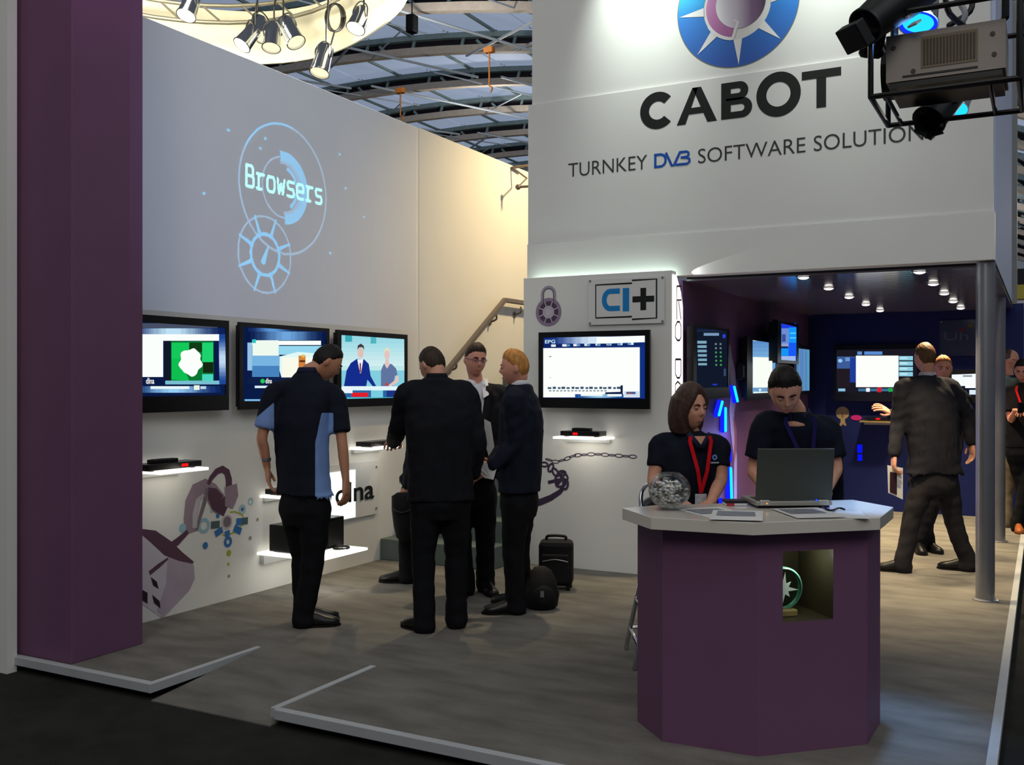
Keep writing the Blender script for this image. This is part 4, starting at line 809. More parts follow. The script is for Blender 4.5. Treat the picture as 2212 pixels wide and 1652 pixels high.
# ================================================================== lit shelves and black boxes
SHG = em((255, 250, 236), 1.7)
def shelf(label, mp, u0, u1, z, dep, group='lit wall shelves'):
    t = thing('lit_shelf', label, 'shelf', mp((u0+u1)/2, z-.02, 0), group=group)
    obj('board', MB().mbox(mp, u0, u1, z-.018, z, .002, dep), SHG, t); obj('mounting_rail', MB().mbox(mp, u0+.03, u1-.03, z-.05, z-.0185, .001, .03), ALU, t); return t
def boxset(label, mp, u0, u1, z, dep, h=.045, led=.7, remote=True):
    t = thing('set_top_box', label, 'set-top box', mp((u0+u1)/2, z, dep), group='black set-top boxes on lit shelves')
    obj('case', MB().mbox(mp, u0, u1, z+.006, z+h, dep-.15, dep), BLACKP, t, bevel=.004)
    L = u1-u0; obj('display', MB().mbox(mp, u0+L*(led-.09), u0+L*(led+.03), z+h*.35, z+h*.75, dep-.001, dep+.002), em((255, 20, 20), 1.5), t)
    for a in (.12, .88): obj('foot', MB().mbox(mp, u0+L*a-.012, u0+L*a+.012, z, z+.006, dep-.12, dep-.02), BLACKM, t)
    if remote:
        r = thing('remote_control', label.replace('black set-top box', 'black slim unit lying on the set-top box'), 'remote control', mp((u0+u1)/2, z+h, dep-.08), group='slim units on the set-top boxes')
        obj('body', MB().mbox(mp, u0+L*.22, u0+L*.68, z+h, z+h+.022, dep-.12, dep-.06), BLACKM, r, bevel=.004)
        obj('keypad', MB().mbox(mp, u0+L*.27, u0+L*.5, z+h+.022, z+h+.024, dep-.11, dep-.07), mat('key_grey', (60, 60, 64), .5), r)
shelf('glowing shelf on the left wall nearest the purple pillar', mL, 4.36, 4.76, .970, .24); boxset('black set-top box with red display on shelf nearest the pillar', mL, 4.30, 4.74, .970, .20)
z2 = .80
shelf('glowing shelf half hidden behind the man in the navy shirt', mL, 5.50, 5.84, .70, .22); boxset('black set-top box behind the man in the navy shirt', mL, 5.52, 5.82, .70, .18, remote=False)
shelf('glowing shelf on the left wall by the reaching arm of the man in black', mL, 6.55, 7.0, .985, .22); boxset('black set-top box under the reaching arm on the far left wall shelf', mL, 6.6, 6.98, .985, .18, remote=False)
shelf('glowing shelf below the programme guide television on the screen wall', mC, -3.48, -3.03, 1.085, .20); boxset('black set-top box with red display below the guide television', mC, -3.43, -3.09, 1.085, .17, led=.42)
def lowshelf():
    t = thing('low_lit_plinth', 'wide glowing low platform at the feet of the left wall behind the navy shirt man', 'shelf', (-4.73, 5.76, .27), group='lit wall shelves')
    obj('top_board', MB().box(-5.018, -4.44, 5.47, 6.02, .272, .290), SHG, t); obj('bracket', MB().box(-5.018, -4.98, 5.5, 5.99, .2, .271), ALU, t)
lowshelf()
for lab, y0, y1, x0, x1, h in (('tall black equipment box at the left on the low glowing platform', 5.52, 5.72, -4.95, -4.68, .20), ('tall black equipment box at the right on the low glowing platform', 5.76, 5.97, -4.90, -4.62, .23)):
    t = thing('equipment_box', lab, 'equipment box', ((x0+x1)/2, (y0+y1)/2, .29), group='black boxes on the low platform')
    obj('case', MB().box(x0, x1, y0, y1, .296, .29+h), BLACKP, t, bevel=.006); obj('front_panel', MB().box(x1, x1+.003, y0+.02, y1-.02, .32, .27+h), BLACKM, t)
    for yy in (y0+.03, y1-.03): obj('foot', MB().box(x0+.03, x1-.03, yy-.012, yy+.012, .29, .296), BLACKM, t)
tag(obj('coiled_lead', MB().tube([(-4.56+.05*math.cos(t), 5.86+.07*math.sin(t), .298+.004*t/6) for t in np.linspace(0, 12, 30)], [.006]*30, 6, sub=1), BLACKM, smooth=True), 'thin black lead coiled at the right end of the low glowing platform', 'cable')
light('shelf_glow', 'POINT', (-4.74, 4.6, .93), .8, (1., .92, .75), size=.06); light('shelf_glow', 'POINT', (-4.6, 5.7, .22), 1.2, (1., .93, .8), size=.08); light('shelf_glow', 'POINT', (-3.25, 7.2, 1.03), 1.0, (1., .92, .8), size=.05); light('shelf_glow', 'POINT', (-4.78, 6.8, .95), .8, (1., .93, .8), size=.05)
# ================================================================== fittings on the inner walls
NB = em((20, 215, 255), 1.6); NB2 = em((20, 30, 255), 1.2)
for i, (a, c, r, lab) in enumerate((((1560, 868), (1553, 896), .013, 'upper left slanting blue neon tube'), ((1567, 882), (1567, 930), .013, 'middle upright blue neon tube by her ear'), ((1586, 836), (1593, 866), .013, 'highest slanting blue neon tube under the grey box'), ((1578, 1012), (1580, 1088), .015, 'long lowest blue neon tube behind the counter'), ((1577, 972), (1577, 996), .014, 'short dim blue neon tube halfway down'), ((1563, 1082), (1564, 1090), .016, 'stub of blue neon at the counter edge'))):
    p, q = onX(*a, XP+.05), onX(*c, XP+.05)
    t = thing('neon_tube', lab+' on the purple wall', 'neon tube', p, group='blue neon tubes between the two hosts')
    obj('core', MB().tube([p, q], [r, r], 10, sub=1), NB if i != 4 else NB2, t); 
    sh_ = MB().tube([p-np.array([.025, 0, 0]), q-np.array([.025, 0, 0])], [r*1.7, r*1.7], 10, sub=1); obj('blue_sleeve', sh_, NB2, t)
light('neon_glow', 'POINT', (XP+.16, 8.8, 1.0), 5, (.2, .3, 1.), size=.08); light('neon_glow', 'POINT', (XP+.16, 9.0, .5), 3, (.2, .25, 1.), size=.08)
rb = thing('ribbon_print', 'pale wavy ribbon print running down the purple wall beside the neon', 'wall print', mP(9.0, .4, 0))
obj('ribbon', MB().line([pP(*p) for p in ((1575, 745), (1577, 775), (1582, 810), (1585, 850), (1580, 890), (1582, 930), (1588, 990), (1588, 1090))], [.06, .10, .18, .22, .16, .12, .10, .10], mP, .003), mat('ribbon_lilac', (170, 160, 200), .5), rb)
obj('ribbon_edge', MB().line([pP(*p) for p in ((1583, 900), (1588, 930), (1588, 965), (1584, 1000))], [.02, .08, .08, .03], mP, .004), mat('ribbon_pink', (150, 96, 104), .5), rb)
t = thing('wall_speaker', 'small grey box mounted on the purple wall above the neon', 'speaker', mP(9.1, 1.58, 0)); a = pP(1590, 815); c = pP(1602, 785)
obj('case', MB().mbox(mP, a[0]-.02, c[0], 1.54, 1.70, .002, .07), BLACKM, t, bevel=.006); obj('face', MB().mbox(mP, a[0], c[0]-.02, 1.565, 1.675, .07, .074), mat('speaker_grey', (130, 130, 128), .5), t)
a = pK(2030, 692); c = pK(2106, 768)
t = thing('navy_plate', 'dark glassy plate with faint letters and two coloured dots on the navy wall', 'sign', mK((a[0]+c[0])/2, c[1], 0))
obj('plate', MB().mbox(mK, a[0], c[0]+.12, c[1], a[1], .012, .02), mat('smoky_plate', (44, 54, 88), .15, var=.02, spec=.6), t); standoffs(t, mK, [(a[0]+.02, c[1]+.02), (a[0]+.02, a[1]-.02), (c[0]+.10, c[1]+.02), (c[0]+.10, a[1]-.02)], .014)
word('Uh', pK(2040, 735)[0], pK(2092, 735)[0], .0, t, mK, pK(2040, 735)[1], pK(2040, 718)[1], mat('faint_letters', (92, 100, 126), .5), .0206)
for x, y, rgb in ((2077, 713, (130, 20, 26)), (2096, 704, (130, 100, 30))): obj('dot', MB().disc(*pK(x, y), .028, mK, .0208, n=16, sy=.6), mat('dot_%d' % x, rgb, .5), t)
GD = mat('gold_print', (168, 146, 112), .55, var=.08, scale=25)
t = thing('rosette_print', 'golden tree shaped rosette print on the navy wall', 'wall print', mK(*pK(1820, 900), 0))
u, v = pK(1820, 892); obj('head', MB().disc(u, v, .077, mK, .003, n=28), GD, t)
obj('stem', MB().poly([pK(*p) for p in ((1816, 903), (1825, 903), (1826, 912), (1829, 919), (1824, 919), (1821, 915), (1817, 920), (1813, 918), (1816, 911))], mK, .0035), GD, t); obj('keyhole', MB().line([(u, v-.055), (u, v+.0)], [.028, .012], mK, .0045), mat('gold_shadow_print', (120, 100, 76), .6), t)
u, v = pK(1850, 902); tag(obj('magenta_sticker', MB().prism([(u+.062*math.cos(t_)*1., v+.032*math.sin(t_)) for t_ in np.linspace(0, 2*PI, 20)[:-1]], mK, .001, .006), mat('magenta', (190, 40, 130), .5)), 'magenta oval sticker on the navy wall right of the golden rosette', 'sticker')
t = shelf('slim gold edged shelf on the navy wall under the large television', mK, -1.915, -1.42, 1.066, .18, None); t.children[0].data.materials[0] = mat('gold_shelf', (150, 130, 84), .4)
boxset('black set-top box on the gold edged shelf of the navy wall', mK, -1.86, -1.46, 1.066, .15, led=.4, remote=False)
a = pK(1852, 960); c = pK(1863, 995)
t = thing('blue_led_panel', 'small vivid blue light panel low on the navy wall', 'light panel', mK(a[0], c[1], 0))
obj('frame', MB().mbox(mK, a[0]-.01, c[0]+.01, c[1]-.01, a[1]+.01, .001, .008), BLUEW, t); md = (a[1]+c[1])/2
obj('cell', MB().mbox(mK, a[0], c[0], md, a[1], .008, .011), em((10, 20, 240), 1.), t); obj('cell', MB().mbox(mK, a[0]+.005, c[0], c[1], md-.02, .008, .011), em((10, 20, 240), 1.), t)
def thin_glass(name, col, refl):
    m = bpy.data.materials.new(name); m.use_nodes = True; nt = m.node_tree; nt.nodes.clear()
    t = nt.nodes.new('ShaderNodeBsdfTransparent'); t.inputs[0].default_value = (*col, 1); g = nt.nodes.new('ShaderNodeBsdfGlossy'); g.inputs['Roughness'].default_value = .02
    l = nt.nodes.new('ShaderNodeLayerWeight'); l.inputs[0].default_value = .25; a = nt.nodes.new('ShaderNodeMath'); a.operation = 'MULTIPLY_ADD'; a.inputs[1].default_value = .4; a.inputs[2].default_value = refl*.2
    x = nt.nodes.new('ShaderNodeMixShader'); o = nt.nodes.new('ShaderNodeOutputMaterial')
    nt.links.new(l.outputs['Fresnel'], a.inputs[0]); nt.links.new(a.outputs[0], x.inputs[0]); nt.links.new(t.outputs[0], x.inputs[1]); nt.links.new(g.outputs[0], x.inputs[2]); nt.links.new(x.outputs[0], o.inputs[0]); MATS[name] = m; return m
# ================================================================== reception counter
ct = thing('reception_counter', 'purple faceted reception counter with white top and lit niche', 'counter', (-1.1, 4.4, 0))
zt = .965
base = [(-1.610, 4.206), (-1.427, 4.024), (-1.030, 4.043), (-.655, 4.398), (-.645, 4.70), (-.82, 4.86), (-1.50, 4.45)]
top = [(-1.656, 4.136), (-1.439, 3.911), (-1.023, 3.952), (-.598, 4.351), (-.596, 4.748), (-.805, 4.952), (-1.56, 4.30)]
C_, D_ = Vector((-1.030, 4.043)), Vector((-.655, 4.398)); dl = (D_-C_); Ls = dl.length; dn_ = dl.normalized(); nrm = Vector((dn_.y, -dn_.x))
def face_pt(px, py):
    d = ray(px, py); t = ((C_.x)*nrm.x+(C_.y)*nrm.y)/(d[0]*nrm.x+d[1]*nrm.y); p = OC+d*t
    return ((p[0]-C_.x)*dn_.x+(p[1]-C_.y)*dn_.y, p[2])
h = [face_pt(*p) for p in ((1691, 1190), (1800, 1187), (1800, 1336), (1691, 1345))]
hs0, hs1 = (h[0][0]+h[3][0])/2, (h[1][0]+h[2][0])/2; hz0, hz1 = (h[2][1]+h[3][1])/2, (h[0][1]+h[1][1])/2
mN = lambda s, z, w: (C_.x+dn_.x*s-nrm.x*w, C_.y+dn_.y*s-nrm.y*w, z)   # w goes into the counter
ZT = zt-.052
for i in range(len(base)):
    if i == 2: continue
    a, b = base[i], base[(i+1) % len(base)]
    obj('panel', MB().add([(*a, 0), (*b, 0), (*b, ZT), (*a, ZT)], [(0, 1, 2, 3)]), PURPLE, ct)
m = MB(); q = [(0, 0), (Ls, 0), (Ls, ZT), (0, ZT)]; w = [(hs0, hz0), (hs1, hz0), (hs1, hz1), (hs0, hz1)]
m.add([mN(*p, 0) for p in q]+[mN(*p, 0) for p in w], [(i, (i+1) % 4, 4+(i+1) % 4, 4+i) for i in range(4)]); obj('panel', m, PURPLE, ct)
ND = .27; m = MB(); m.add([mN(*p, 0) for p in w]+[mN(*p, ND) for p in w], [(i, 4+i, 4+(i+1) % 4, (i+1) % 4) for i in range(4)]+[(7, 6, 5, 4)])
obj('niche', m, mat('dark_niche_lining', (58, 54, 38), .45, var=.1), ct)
m = MB(); m.prism(top, lambda a, b, w: (a, b, w), ZT+.001, zt); obj('worktop', m, mat('white_laminate', (212, 206, 196), .16, var=.02, spec=.5), ct, bevel=.002)
light('niche_lamp', 'POINT', mN((hs0+hs1)/2+.02, hz1-.03, .07), .6, (.95, 1., .85), size=.02)
obj('niche_lamp_cap', MB().mbox(mN, (hs0+hs1)/2, (hs0+hs1)/2+.04, hz1-.012, hz1-.001, .05, .09), ALU, ct)
# glass award in the niche
GLASSG = thin_glass('green_edge_glass', (.70, .84, .78), .12)
FROST = mat('frosted_star', (225, 245, 230), .6, var=.05)
a0 = face_pt(1706, 1275); rw = .088; wq_ = .11
ag = mN(a0[0]+.035, hz0, wq_)
aw = thing('glass_award', 'round glass award with frosted star standing in the counter niche', 'award', ag)
acz = hz0+.028+rw; su = a0[0]+.030
m = MB(); N = 40
v = []
for r_, w_ in ((rw*.93, wq_-.012), (rw, wq_-.008), (rw, wq_+.008), (rw*.93, wq_+.012)): v += [mN(su+r_*math.cos(2*PI*i/N), acz+r_*math.sin(2*PI*i/N), w_) for i in range(N)]
m.add(v, [(k*N+i, k*N+(i+1) % N, (k+1)*N+(i+1) % N, (k+1)*N+i) for k in range(3) for i in range(N)]+[tuple(range(N)), tuple(range(4*N-1, 3*N-1, -1))]); obj('disc', m, GLASSG, aw, smooth='auto')
m = MB()
v = []
for r_, w_ in ((rw*.95, wq_-.014), (rw*1.03, wq_-.010), (rw*1.03, wq_+.010), (rw*.95, wq_+.014)): v += [mN(su+r_*math.cos(2*PI*i/N), acz+r_*math.sin(2*PI*i/N), w_) for i in range(N)]
m.add(v, [(k*N+i, k*N+(i+1) % N, (k+1)*N+(i+1) % N, (k+1)*N+i) for k in range(3) for i in range(N)]); obj('rim', m, mat('green_rim', (150, 215, 190), .12, var=.2, scale=30, spec=.7), aw, smooth=True)
P = []
for k in range(16):
    a = PI/2+2*PI*k/16; r_ = (.070 if k % 4 == 0 else .045) if k % 2 == 0 else .024
    P.append((su-.002+r_*math.cos(a-.1), acz+r_*math.sin(a-.1)))
m = MB().prism(P, mN, wq_-.016, wq_-.013); obj('star', m, FROST, aw)
m = MB(); m.mbox(mN, su-.075, su+.055, hz0+.001, hz0+.030, wq_-.035, wq_+.035); obj('base', m, mat('gold_base', (150, 136, 84), .35, .2), aw, bevel=.006)
# ------------------------------------------------------------------ on the counter
def onTop(x, y): return onZ(x, y, zt)
bc = onTop(1446, 1101); bc[1] += .0
bw = thing('glass_bowl', 'round glass bowl of wrapped mints on the left of the white counter top', 'bowl', bc)
prof = []; Rb = .092
for t in np.linspace(-1.22, 1.02, 18): prof.append((Rb*math.cos(t), .087+Rb*math.sin(t)*.94))
inner = [(r-.003, z+(.003 if i < 3 else 0)) for i, (r, z) in enumerate(prof)][::-1]
full = [(.001, prof[0][1])]+prof+[(prof[-1][0]-.0015, prof[-1][1]+.002)]+inner+[(.001, inner[-1][1])]
obj('glass', MB().lathe(full, bc, 40, caps=False), thin_glass('clear_glass', (.97, .98, .99), .10), bw, smooth=True)
MINT = [mat('mint_cream', (232, 228, 218), .5, var=.05), mat('mint_dark', (96, 92, 78), .5, var=.1), mat('mint_white', (235, 235, 232), .4)]  # cream, dark and white mints, picked at random
mm = None; cnt = 0; rnd = random.Random(3)
proto = []
for mt in MINT:
    m = MB(); m.ell((0, 0, 0), (.010, .0075, .005), n=8, k=5)
    for s in (-1, 1): m.add([(s*.008, -.003, 0), (s*.017, -.007, .002), (s*.017, .007, -.002), (s*.008, .003, 0)], [(0, 1, 2, 3)])
    o = obj('wrapped_mint', m, mt, smooth=True); proto.append(o)
used = set(); layers = np.linspace(.022, .118, 9)
for li, z in enumerate(layers):
    rr = math.sqrt(max(0, (Rb-.019)**2-((z-.087)/.94)**2)); k = 0; r = rr
    while r > .004:
        n = max(1, int(2*PI*r/.026))
        for i in range(n):
            if z > .11 and r > .05: continue
            if li not in (0, 8) and r < rr-.03: continue
            ki = rnd.choice((0, 0, 1, 1, 2, 2)); t = 2*PI*(i+rnd.random()*.3)/n
            if ki not in used: o = proto[ki]; used.add(ki)
            else: o = proto[ki].copy(); COL.objects.link(o)
            o.location = (bc[0]+r*math.cos(t), bc[1]+r*math.sin(t), bc[2]+z+rnd.uniform(-.002, .002)); o.rotation_euler = (rnd.uniform(-.6, .6), rnd.uniform(-.6, .6), rnd.uniform(0, 6))
            tag(o, 'small twist wrapped mint heaped in the glass bowl', 'mint', 'wrapped mints in the glass bowl')
        r -= .024
PAPER = mat('leaflet_paper', (222, 222, 220), .4, var=.02); PAPG = mat('leaflet_grey', (130, 134, 142), .4, var=.25, scale=30)
def sheet(lab, x, y, rz, w=.21, l=.297, z=zt, pic=True, mt=PAPER):
    c = onTop(x, y); t = thing('leaflet', lab, 'leaflet', (c[0], c[1], z), rz, 'leaflets on the counter top')
    m = MB(); n = 6
    v = [(-w/2+w*i/n, s*l/2, .0012+.0016*(i/n)**3*k+kk) for kk in (0, .001) for i in range(n+1) for s, k in ((-1, 1), (1, 2))]
    f = [(2*i, 2*i+1, 2*i+3, 2*i+2) for i in range(n)]; N = 2*(n+1); f += [(N+a, N+d, N+c_, N+b) for a, b, c_, d in f]; f += [(0, 2*n, N+2*n, N), (1, N+1, N+2*n+1, 2*n+1), (0, N, N+1, 1), (2*n, 2*n+1, N+2*n+1, N+2*n)]
    m.add(v, f); obj('paper', m, mt, t, world=False)
    if pic: obj('printed_picture', MB().add([(-w*.4, -l*.1, .0036), (w*.36, -l*.1, .0038), (w*.36, l*.4, .0040), (-w*.4, l*.4, .0036)], [(0, 1, 2, 3)]), PAPG, t, world=False)
    return t
sheet('white leaflet with dark printed line lying right of the bowl', 1545, 1108, YAW+.3); sheet('overlapping leaflet in front of the laptop on the counter', 1592, 1116, YAW-.25, z=zt+.004)
sheet('leaflet at the right of the counter under the thin black cable', 1790, 1112, YAW+1.4, pic=False); sheet('dark edged leaflet near the right front of the counter', 1745, 1110, YAW+.1, z=zt+.003)
tag(obj('cable', MB().tube([onTop(1778, 1100)+np.array([0, 0, .012]), onTop(1786, 1106)+np.array([0, 0, .012]), onTop(1798, 1108)+np.array([0, 0, .012]), onTop(1812, 1103)+np.array([0, 0, .012]), onTop(1824, 1106)+np.array([0, 0, .012])], [.0045]*5, 8), BLACKM, smooth=True), 'short black cable curled on the leaflet at the right of the counter', 'cable')
nbk = onTop(1588, 1091); t = thing('notebook', 'dark notebook with red and white edge beside the laptop', 'notebook', nbk, YAW)
obj('cover', MB().box(-.05, .05, -.03, .05, .012, .024), mat('dark_cover', (34, 28, 40), .5), t, world=False, bevel=.003); obj('pages', MB().box(-.048, .048, -.028, .048, .002, .0118), PAPER, t, world=False); obj('red_tab', MB().box(-.045, -.01, -.031, -.0285, .002, .0118), mat('red_tab', (190, 50, 60), .5), t, world=False)
# laptop seen from behind its lid
lc = onTop(1716, 1098); LAP = mat('laptop_grey', (74, 78, 74), .45, .3, var=.03); LAPS = mat('laptop_silver', (168, 166, 158), .35, .5)
lp = thing('laptop', 'open grey laptop seen from behind on the counter before the bowed young man', 'laptop', (lc[0], lc[1], zt), YAW+.05)
lw = .345
obj('base', MB().box(-lw/2, lw/2, .0, .24, .012, .032), LAPS, lp, world=False, bevel=.004); obj('underside', MB().box(-lw/2+.01, lw/2-.01, .01, .23, .003, .0118), BLACKP, lp, world=False)
m = MB(); a = math.radians(9); q = Matrix.Rotation(a, 3, 'X')
m.box(-lw/2, lw/2, -.006, .006, .0, .235); m.v = [tuple(q @ Vector(v)+Vector((0, .012, .036))) for v in m.v]; obj('lid', m, LAP, lp, world=False, bevel=.004)
m = MB(); m.box(-lw/2+.012, lw/2-.012, .006, .007, .012, .225); m.v = [tuple(q @ Vector(v)+Vector((0, .012, .036))) for v in m.v]; obj('screen', m, em((190, 205, 225), .35), lp, world=False)
for s in (-1, 1): obj('hinge', MB().box(s*(lw/2-.04)-.022, s*(lw/2-.04)+.022, -.004, .014, .014, .038), mat('hinge_silver', (200, 198, 190), .3, .6), lp, world=False, bevel=.004)
obj('power_light', MB().box(-lw/2+.045, -lw/2+.05, -.0055, -.0038, .020, .026), em((255, 150, 40), 1.5), lp, world=False); obj('blue_light', MB().box(lw/2-.075, lw/2-.068, -.002, .0005, .0325, .040), em((30, 70, 255), 2.), lp, world=False)
obj('keyboard', MB().box(-lw/2+.02, lw/2-.02, .04, .16, .032, .034), BLACKP, lp, world=False)
u_ = onTop(1783, 1093); tag(obj('usb_stick', MB().box(u_[0]-.012, u_[0]+.012, u_[1]-.03, u_[1]+.03, zt+.001, zt+.014), em((20, 50, 255), 1.2)), 'tiny glowing blue device on the counter by the right end of the laptop', 'usb stick')
# ------------------------------------------------------------------ bar stool
def lc_pt(px, D, z): return (onD(px, 823, D)[0], onD(px, 823, D)[1], z)
SX = 1462; SD = 5.46
stl = thing('bar_stool', 'chrome bar stool with low black back behind the left of the counter', 'stool', lc_pt(SX, SD, 0), YAW)
SR = .018
obj('seat', MB().lathe([(.02, .665), (.17, .665), (.185, .68), (.18, .705), (.10, .715), (.001, .716)], n=32), BLACKP, stl, world=False, smooth='auto')
for sx, sy in ((-1, -1), (1, -1), (1, 1), (-1, 1)):
    obj('leg', MB().tube([(sx*.12, sy*.12, .662), (sx*.15, sy*.14, .55), (sx*.255, sy*.2, .01)], [.013]*3, 10, sub=3), CHROME, stl, world=False, smooth=True)
for z, k in ((.30, .205), (.13, .235)):
    P = [(-k, -k*.82, z), (k, -k*.82, z), (k, k*.82, z), (-k, k*.82, z)]
    for i in range(4): obj('foot_rail', MB().tube([P[i], P[(i+1) % 4]], [.010, .010], 8, sub=1), CHROME, stl, world=False, smooth='auto')
obj('back_hoop', MB().tube([(-.19, -.13, .675), (-.205, -.12, .80), (-.20, -.05, .92), (-.14, .03, .965), (-.05, .10, .93), (0, .16, .80), (.01, .17, .675)], [.012]*7, 10, sub=5), CHROME, stl, world=False, smooth=True)
obj('back_pad', MB().tube([(-.195, -.09, .83), (-.14, .01, .85), (-.05, .09, .83)], [.035, .045, .035], 10), BLACKP, stl, world=False, smooth=True)
# ------------------------------------------------------------------ bags on the floor
BAGM = mat('black_nylon', (17, 17, 19), .75, var=.15, bump=.2, bscale=60)
c = onZ(1190, 1276); t = thing('cabin_bag', 'black upright wheeled cabin bag on the carpet behind the blond man', 'bag', (c[0], c[1]+.09, 0), YAW-.12)
obj('body', MB().box(-.125, .125, -.09, .09, .03, .36), BAGM, t, world=False, bevel=.035); obj('front_pocket', MB().box(-.10, .10, -.115, -.088, .06, .27), BAGM, t, world=False, bevel=.02)
obj('carry_handle', MB().tube([(-.07, 0, .355), (-.06, 0, .388), (.06, 0, .388), (.07, 0, .355)], [.011]*4, 8), BLACKM, t, world=False, smooth=True)
for s in (-1, 1): obj('wheel', MB().cyl((s*.10-.012, .06, .032), (s*.10+.012, .06, .032), .032, n=16), BLACKM, t, world=False, smooth='auto')
for s in (-1, 1): obj('foot', MB().box(s*.09-.015, s*.09+.015, -.07, -.04, 0, .032), BLACKM, t, world=False)
obj('zip', MB().tube([(-.09, -.117, .22), (0, -.118, .235), (.09, -.117, .22)], [.004]*3, 6), STEEL, t, world=False)
c = onZ(1170, 1314); t = thing('rucksack', 'slumped black rucksack leaning at the heels of the blond man', 'bag', (c[0], c[1], 0), YAW)
m = MB(); rings = []
for z, a, b, oy in ((.0, .085, .06, 0), (.02, .105, .085, 0), (.10, .115, .10, .0), (.19, .10, .085, .015), (.25, .07, .06, .03), (.275, .03, .03, .035)): rings.append([(a*math.cos(t_)*(1+.05*math.sin(3*t_+z*20)), oy+b*math.sin(t_), z) for t_ in np.linspace(0, 2*PI, 25)[:-1]])
m.loft(rings); obj('body', m, BAGM, t, world=False, smooth=True); obj('front_pocket', MB().ell((.01, -.085, .10), (.075, .03, .07)), BAGM, t, world=False, smooth=True)
obj('strap', MB().tube([(-.04, .06, .26), (0, .11, .20), (.03, .115, .10), (.05, .09, .02)], [.012]*4, 8), BLACKM, t, world=False, smooth=True); obj('buckle', MB().box(-.012, .012, -.116, -.108, .10, .14), STEEL, t, world=False)
# ================================================================== people
SKIN = {'fair': (206, 150, 124), 'tan': (196, 138, 108), 'pink': (214, 150, 128)}
def skin(k): return mat('skin_'+k, SKIN[k], .5, var=.06, scale=18, spec=.35)
def CL(name, rgb, bump=.15): return mat('cloth_'+name, rgb, .85, var=.12, scale=14, bump=bump, bscale=30, spec=.12)
def solidify_union(mb, voxel, smooth=4, ratio=None, wob=0.):
    me = bpy.data.meshes.new('tmp'); me.from_pydata([tuple(p) for p in mb.v], [], mb.f); o = bpy.data.objects.new('tmp', me); COL.objects.link(o)
    r = o.modifiers.new('r', 'REMESH'); r.mode = 'VOXEL'; r.voxel_size = voxel
    s = o.modifiers.new('s', 'SMOOTH'); s.factor = .5; s.iterations = smooth
    if ratio: d = o.modifiers.new('d', 'DECIMATE'); d.ratio = ratio
    dg = bpy.context.evaluated_depsgraph_get(); n = bpy.data.meshes.new_from_object(o.evaluated_get(dg)); bpy.data.objects.remove(o); bpy.data.meshes.remove(me)
    v = np.empty(len(n.vertices)*3, 'f'); n.vertices.foreach_get('co', v); v = v.reshape(-1, 3)
    if wob:
        nn = np.empty(len(n.vertices)*3, 'f'); n.vertices.foreach_get('normal', nn); nn = nn.reshape(-1, 3)
        w = np.sin(v[:, 2]*38+v[:, 0]*21+3*np.sin(v[:, 1]*17))*np.sin(v[:, 0]*27-v[:, 2]*11+v[:, 1]*23)+.6*np.sin(v[:, 2]*74+4*np.sin(v[:, 0]*14+v[:, 1]*9))*np.sin(v[:, 0]*16+v[:, 1]*19)
        v = v+nn*(w*wob)[:, None]
    f = [tuple(p.vertices) for p in n.polygons]; bpy.data.meshes.remove(n)
    return [tuple(map(float, p)) for p in v], f
def ering(c, u, v, a, b, n=20, e=2.3):
    out = []
    for i in range(n):
        t = 2*PI*i/n; cs, sn = math.cos(t), math.sin(t); k = (abs(cs)**e+abs(sn)**e)**(-1/e); out.append(c+u*(a*k*cs)+v*(b*k*sn))
    return out
def headframe(c, yaw, pitch, roll, s=1.):
    # own axes: x right, y forward, z up; yaw 0 looks away from the camera, 90 to image right
    R = Matrix.Rotation(-math.radians(yaw), 4, 'Z') @ Matrix.Rotation(-math.radians(pitch), 4, 'X') @ Matrix.Rotation(math.radians(roll), 4, 'Y')
    return Matrix.Translation(Vector(c)) @ R @ Matrix.Scale(s, 4)
def g2(x, z, cx, cz, sx, sz): return np.exp(-((x-cx)/sx)**2-((z-cz)/sz)**2)
def headpts(th, ph, fem=False):
    x = .074*np.sin(th)*np.cos(ph); y = .095*np.sin(th)*np.sin(ph); z = .118*np.cos(th)
    t = np.clip(-z/.118, 0, 1); fr = np.clip(y/.095, 0, 1); bk = np.clip(-y/.095, 0, 1)
    x = x*(1-(.30 if fem else .24)*t**1.6); y = y-bk*.0+np.where(y < 0, -y*.38*t**1.2, 0)
    y = y+np.where(y > 0, fr*t*.012, 0)
    y = np.where(y > .074, .074+(y-.074)*.62, y)
    F = np.clip(fr*2.2-.5, 0, 1)
    nz = np.where(z > -.018, g2(x, z, 0, -.018, .0105, .034), g2(x, z, 0, -.018, .0125, .0105))
    y = y+F*(.026*nz+.004*g2(x, z, 0, .032, .035, .012)-.011*(g2(x, z, .031, .010, .014, .011)+g2(x, z, -.031, .010, .014, .011))
             +.005*(g2(x, z, .042, -.022, .018, .018)+g2(x, z, -.042, -.022, .018, .018))+.006*g2(x, z, 0, -.052, .022, .006)+.006*g2(x, z, 0, -.067, .018, .006)-.005*g2(x, z, 0, -.0595, .026, .003)-.004*g2(x, z, 0, -.080, .02, .006)+.009*g2(x, z, 0, -.100, .020, .014)
             +.005*(g2(x, z, .009, -.026, .006, .007)+g2(x, z, -.009, -.026, .006, .007)))
    return x, y, z
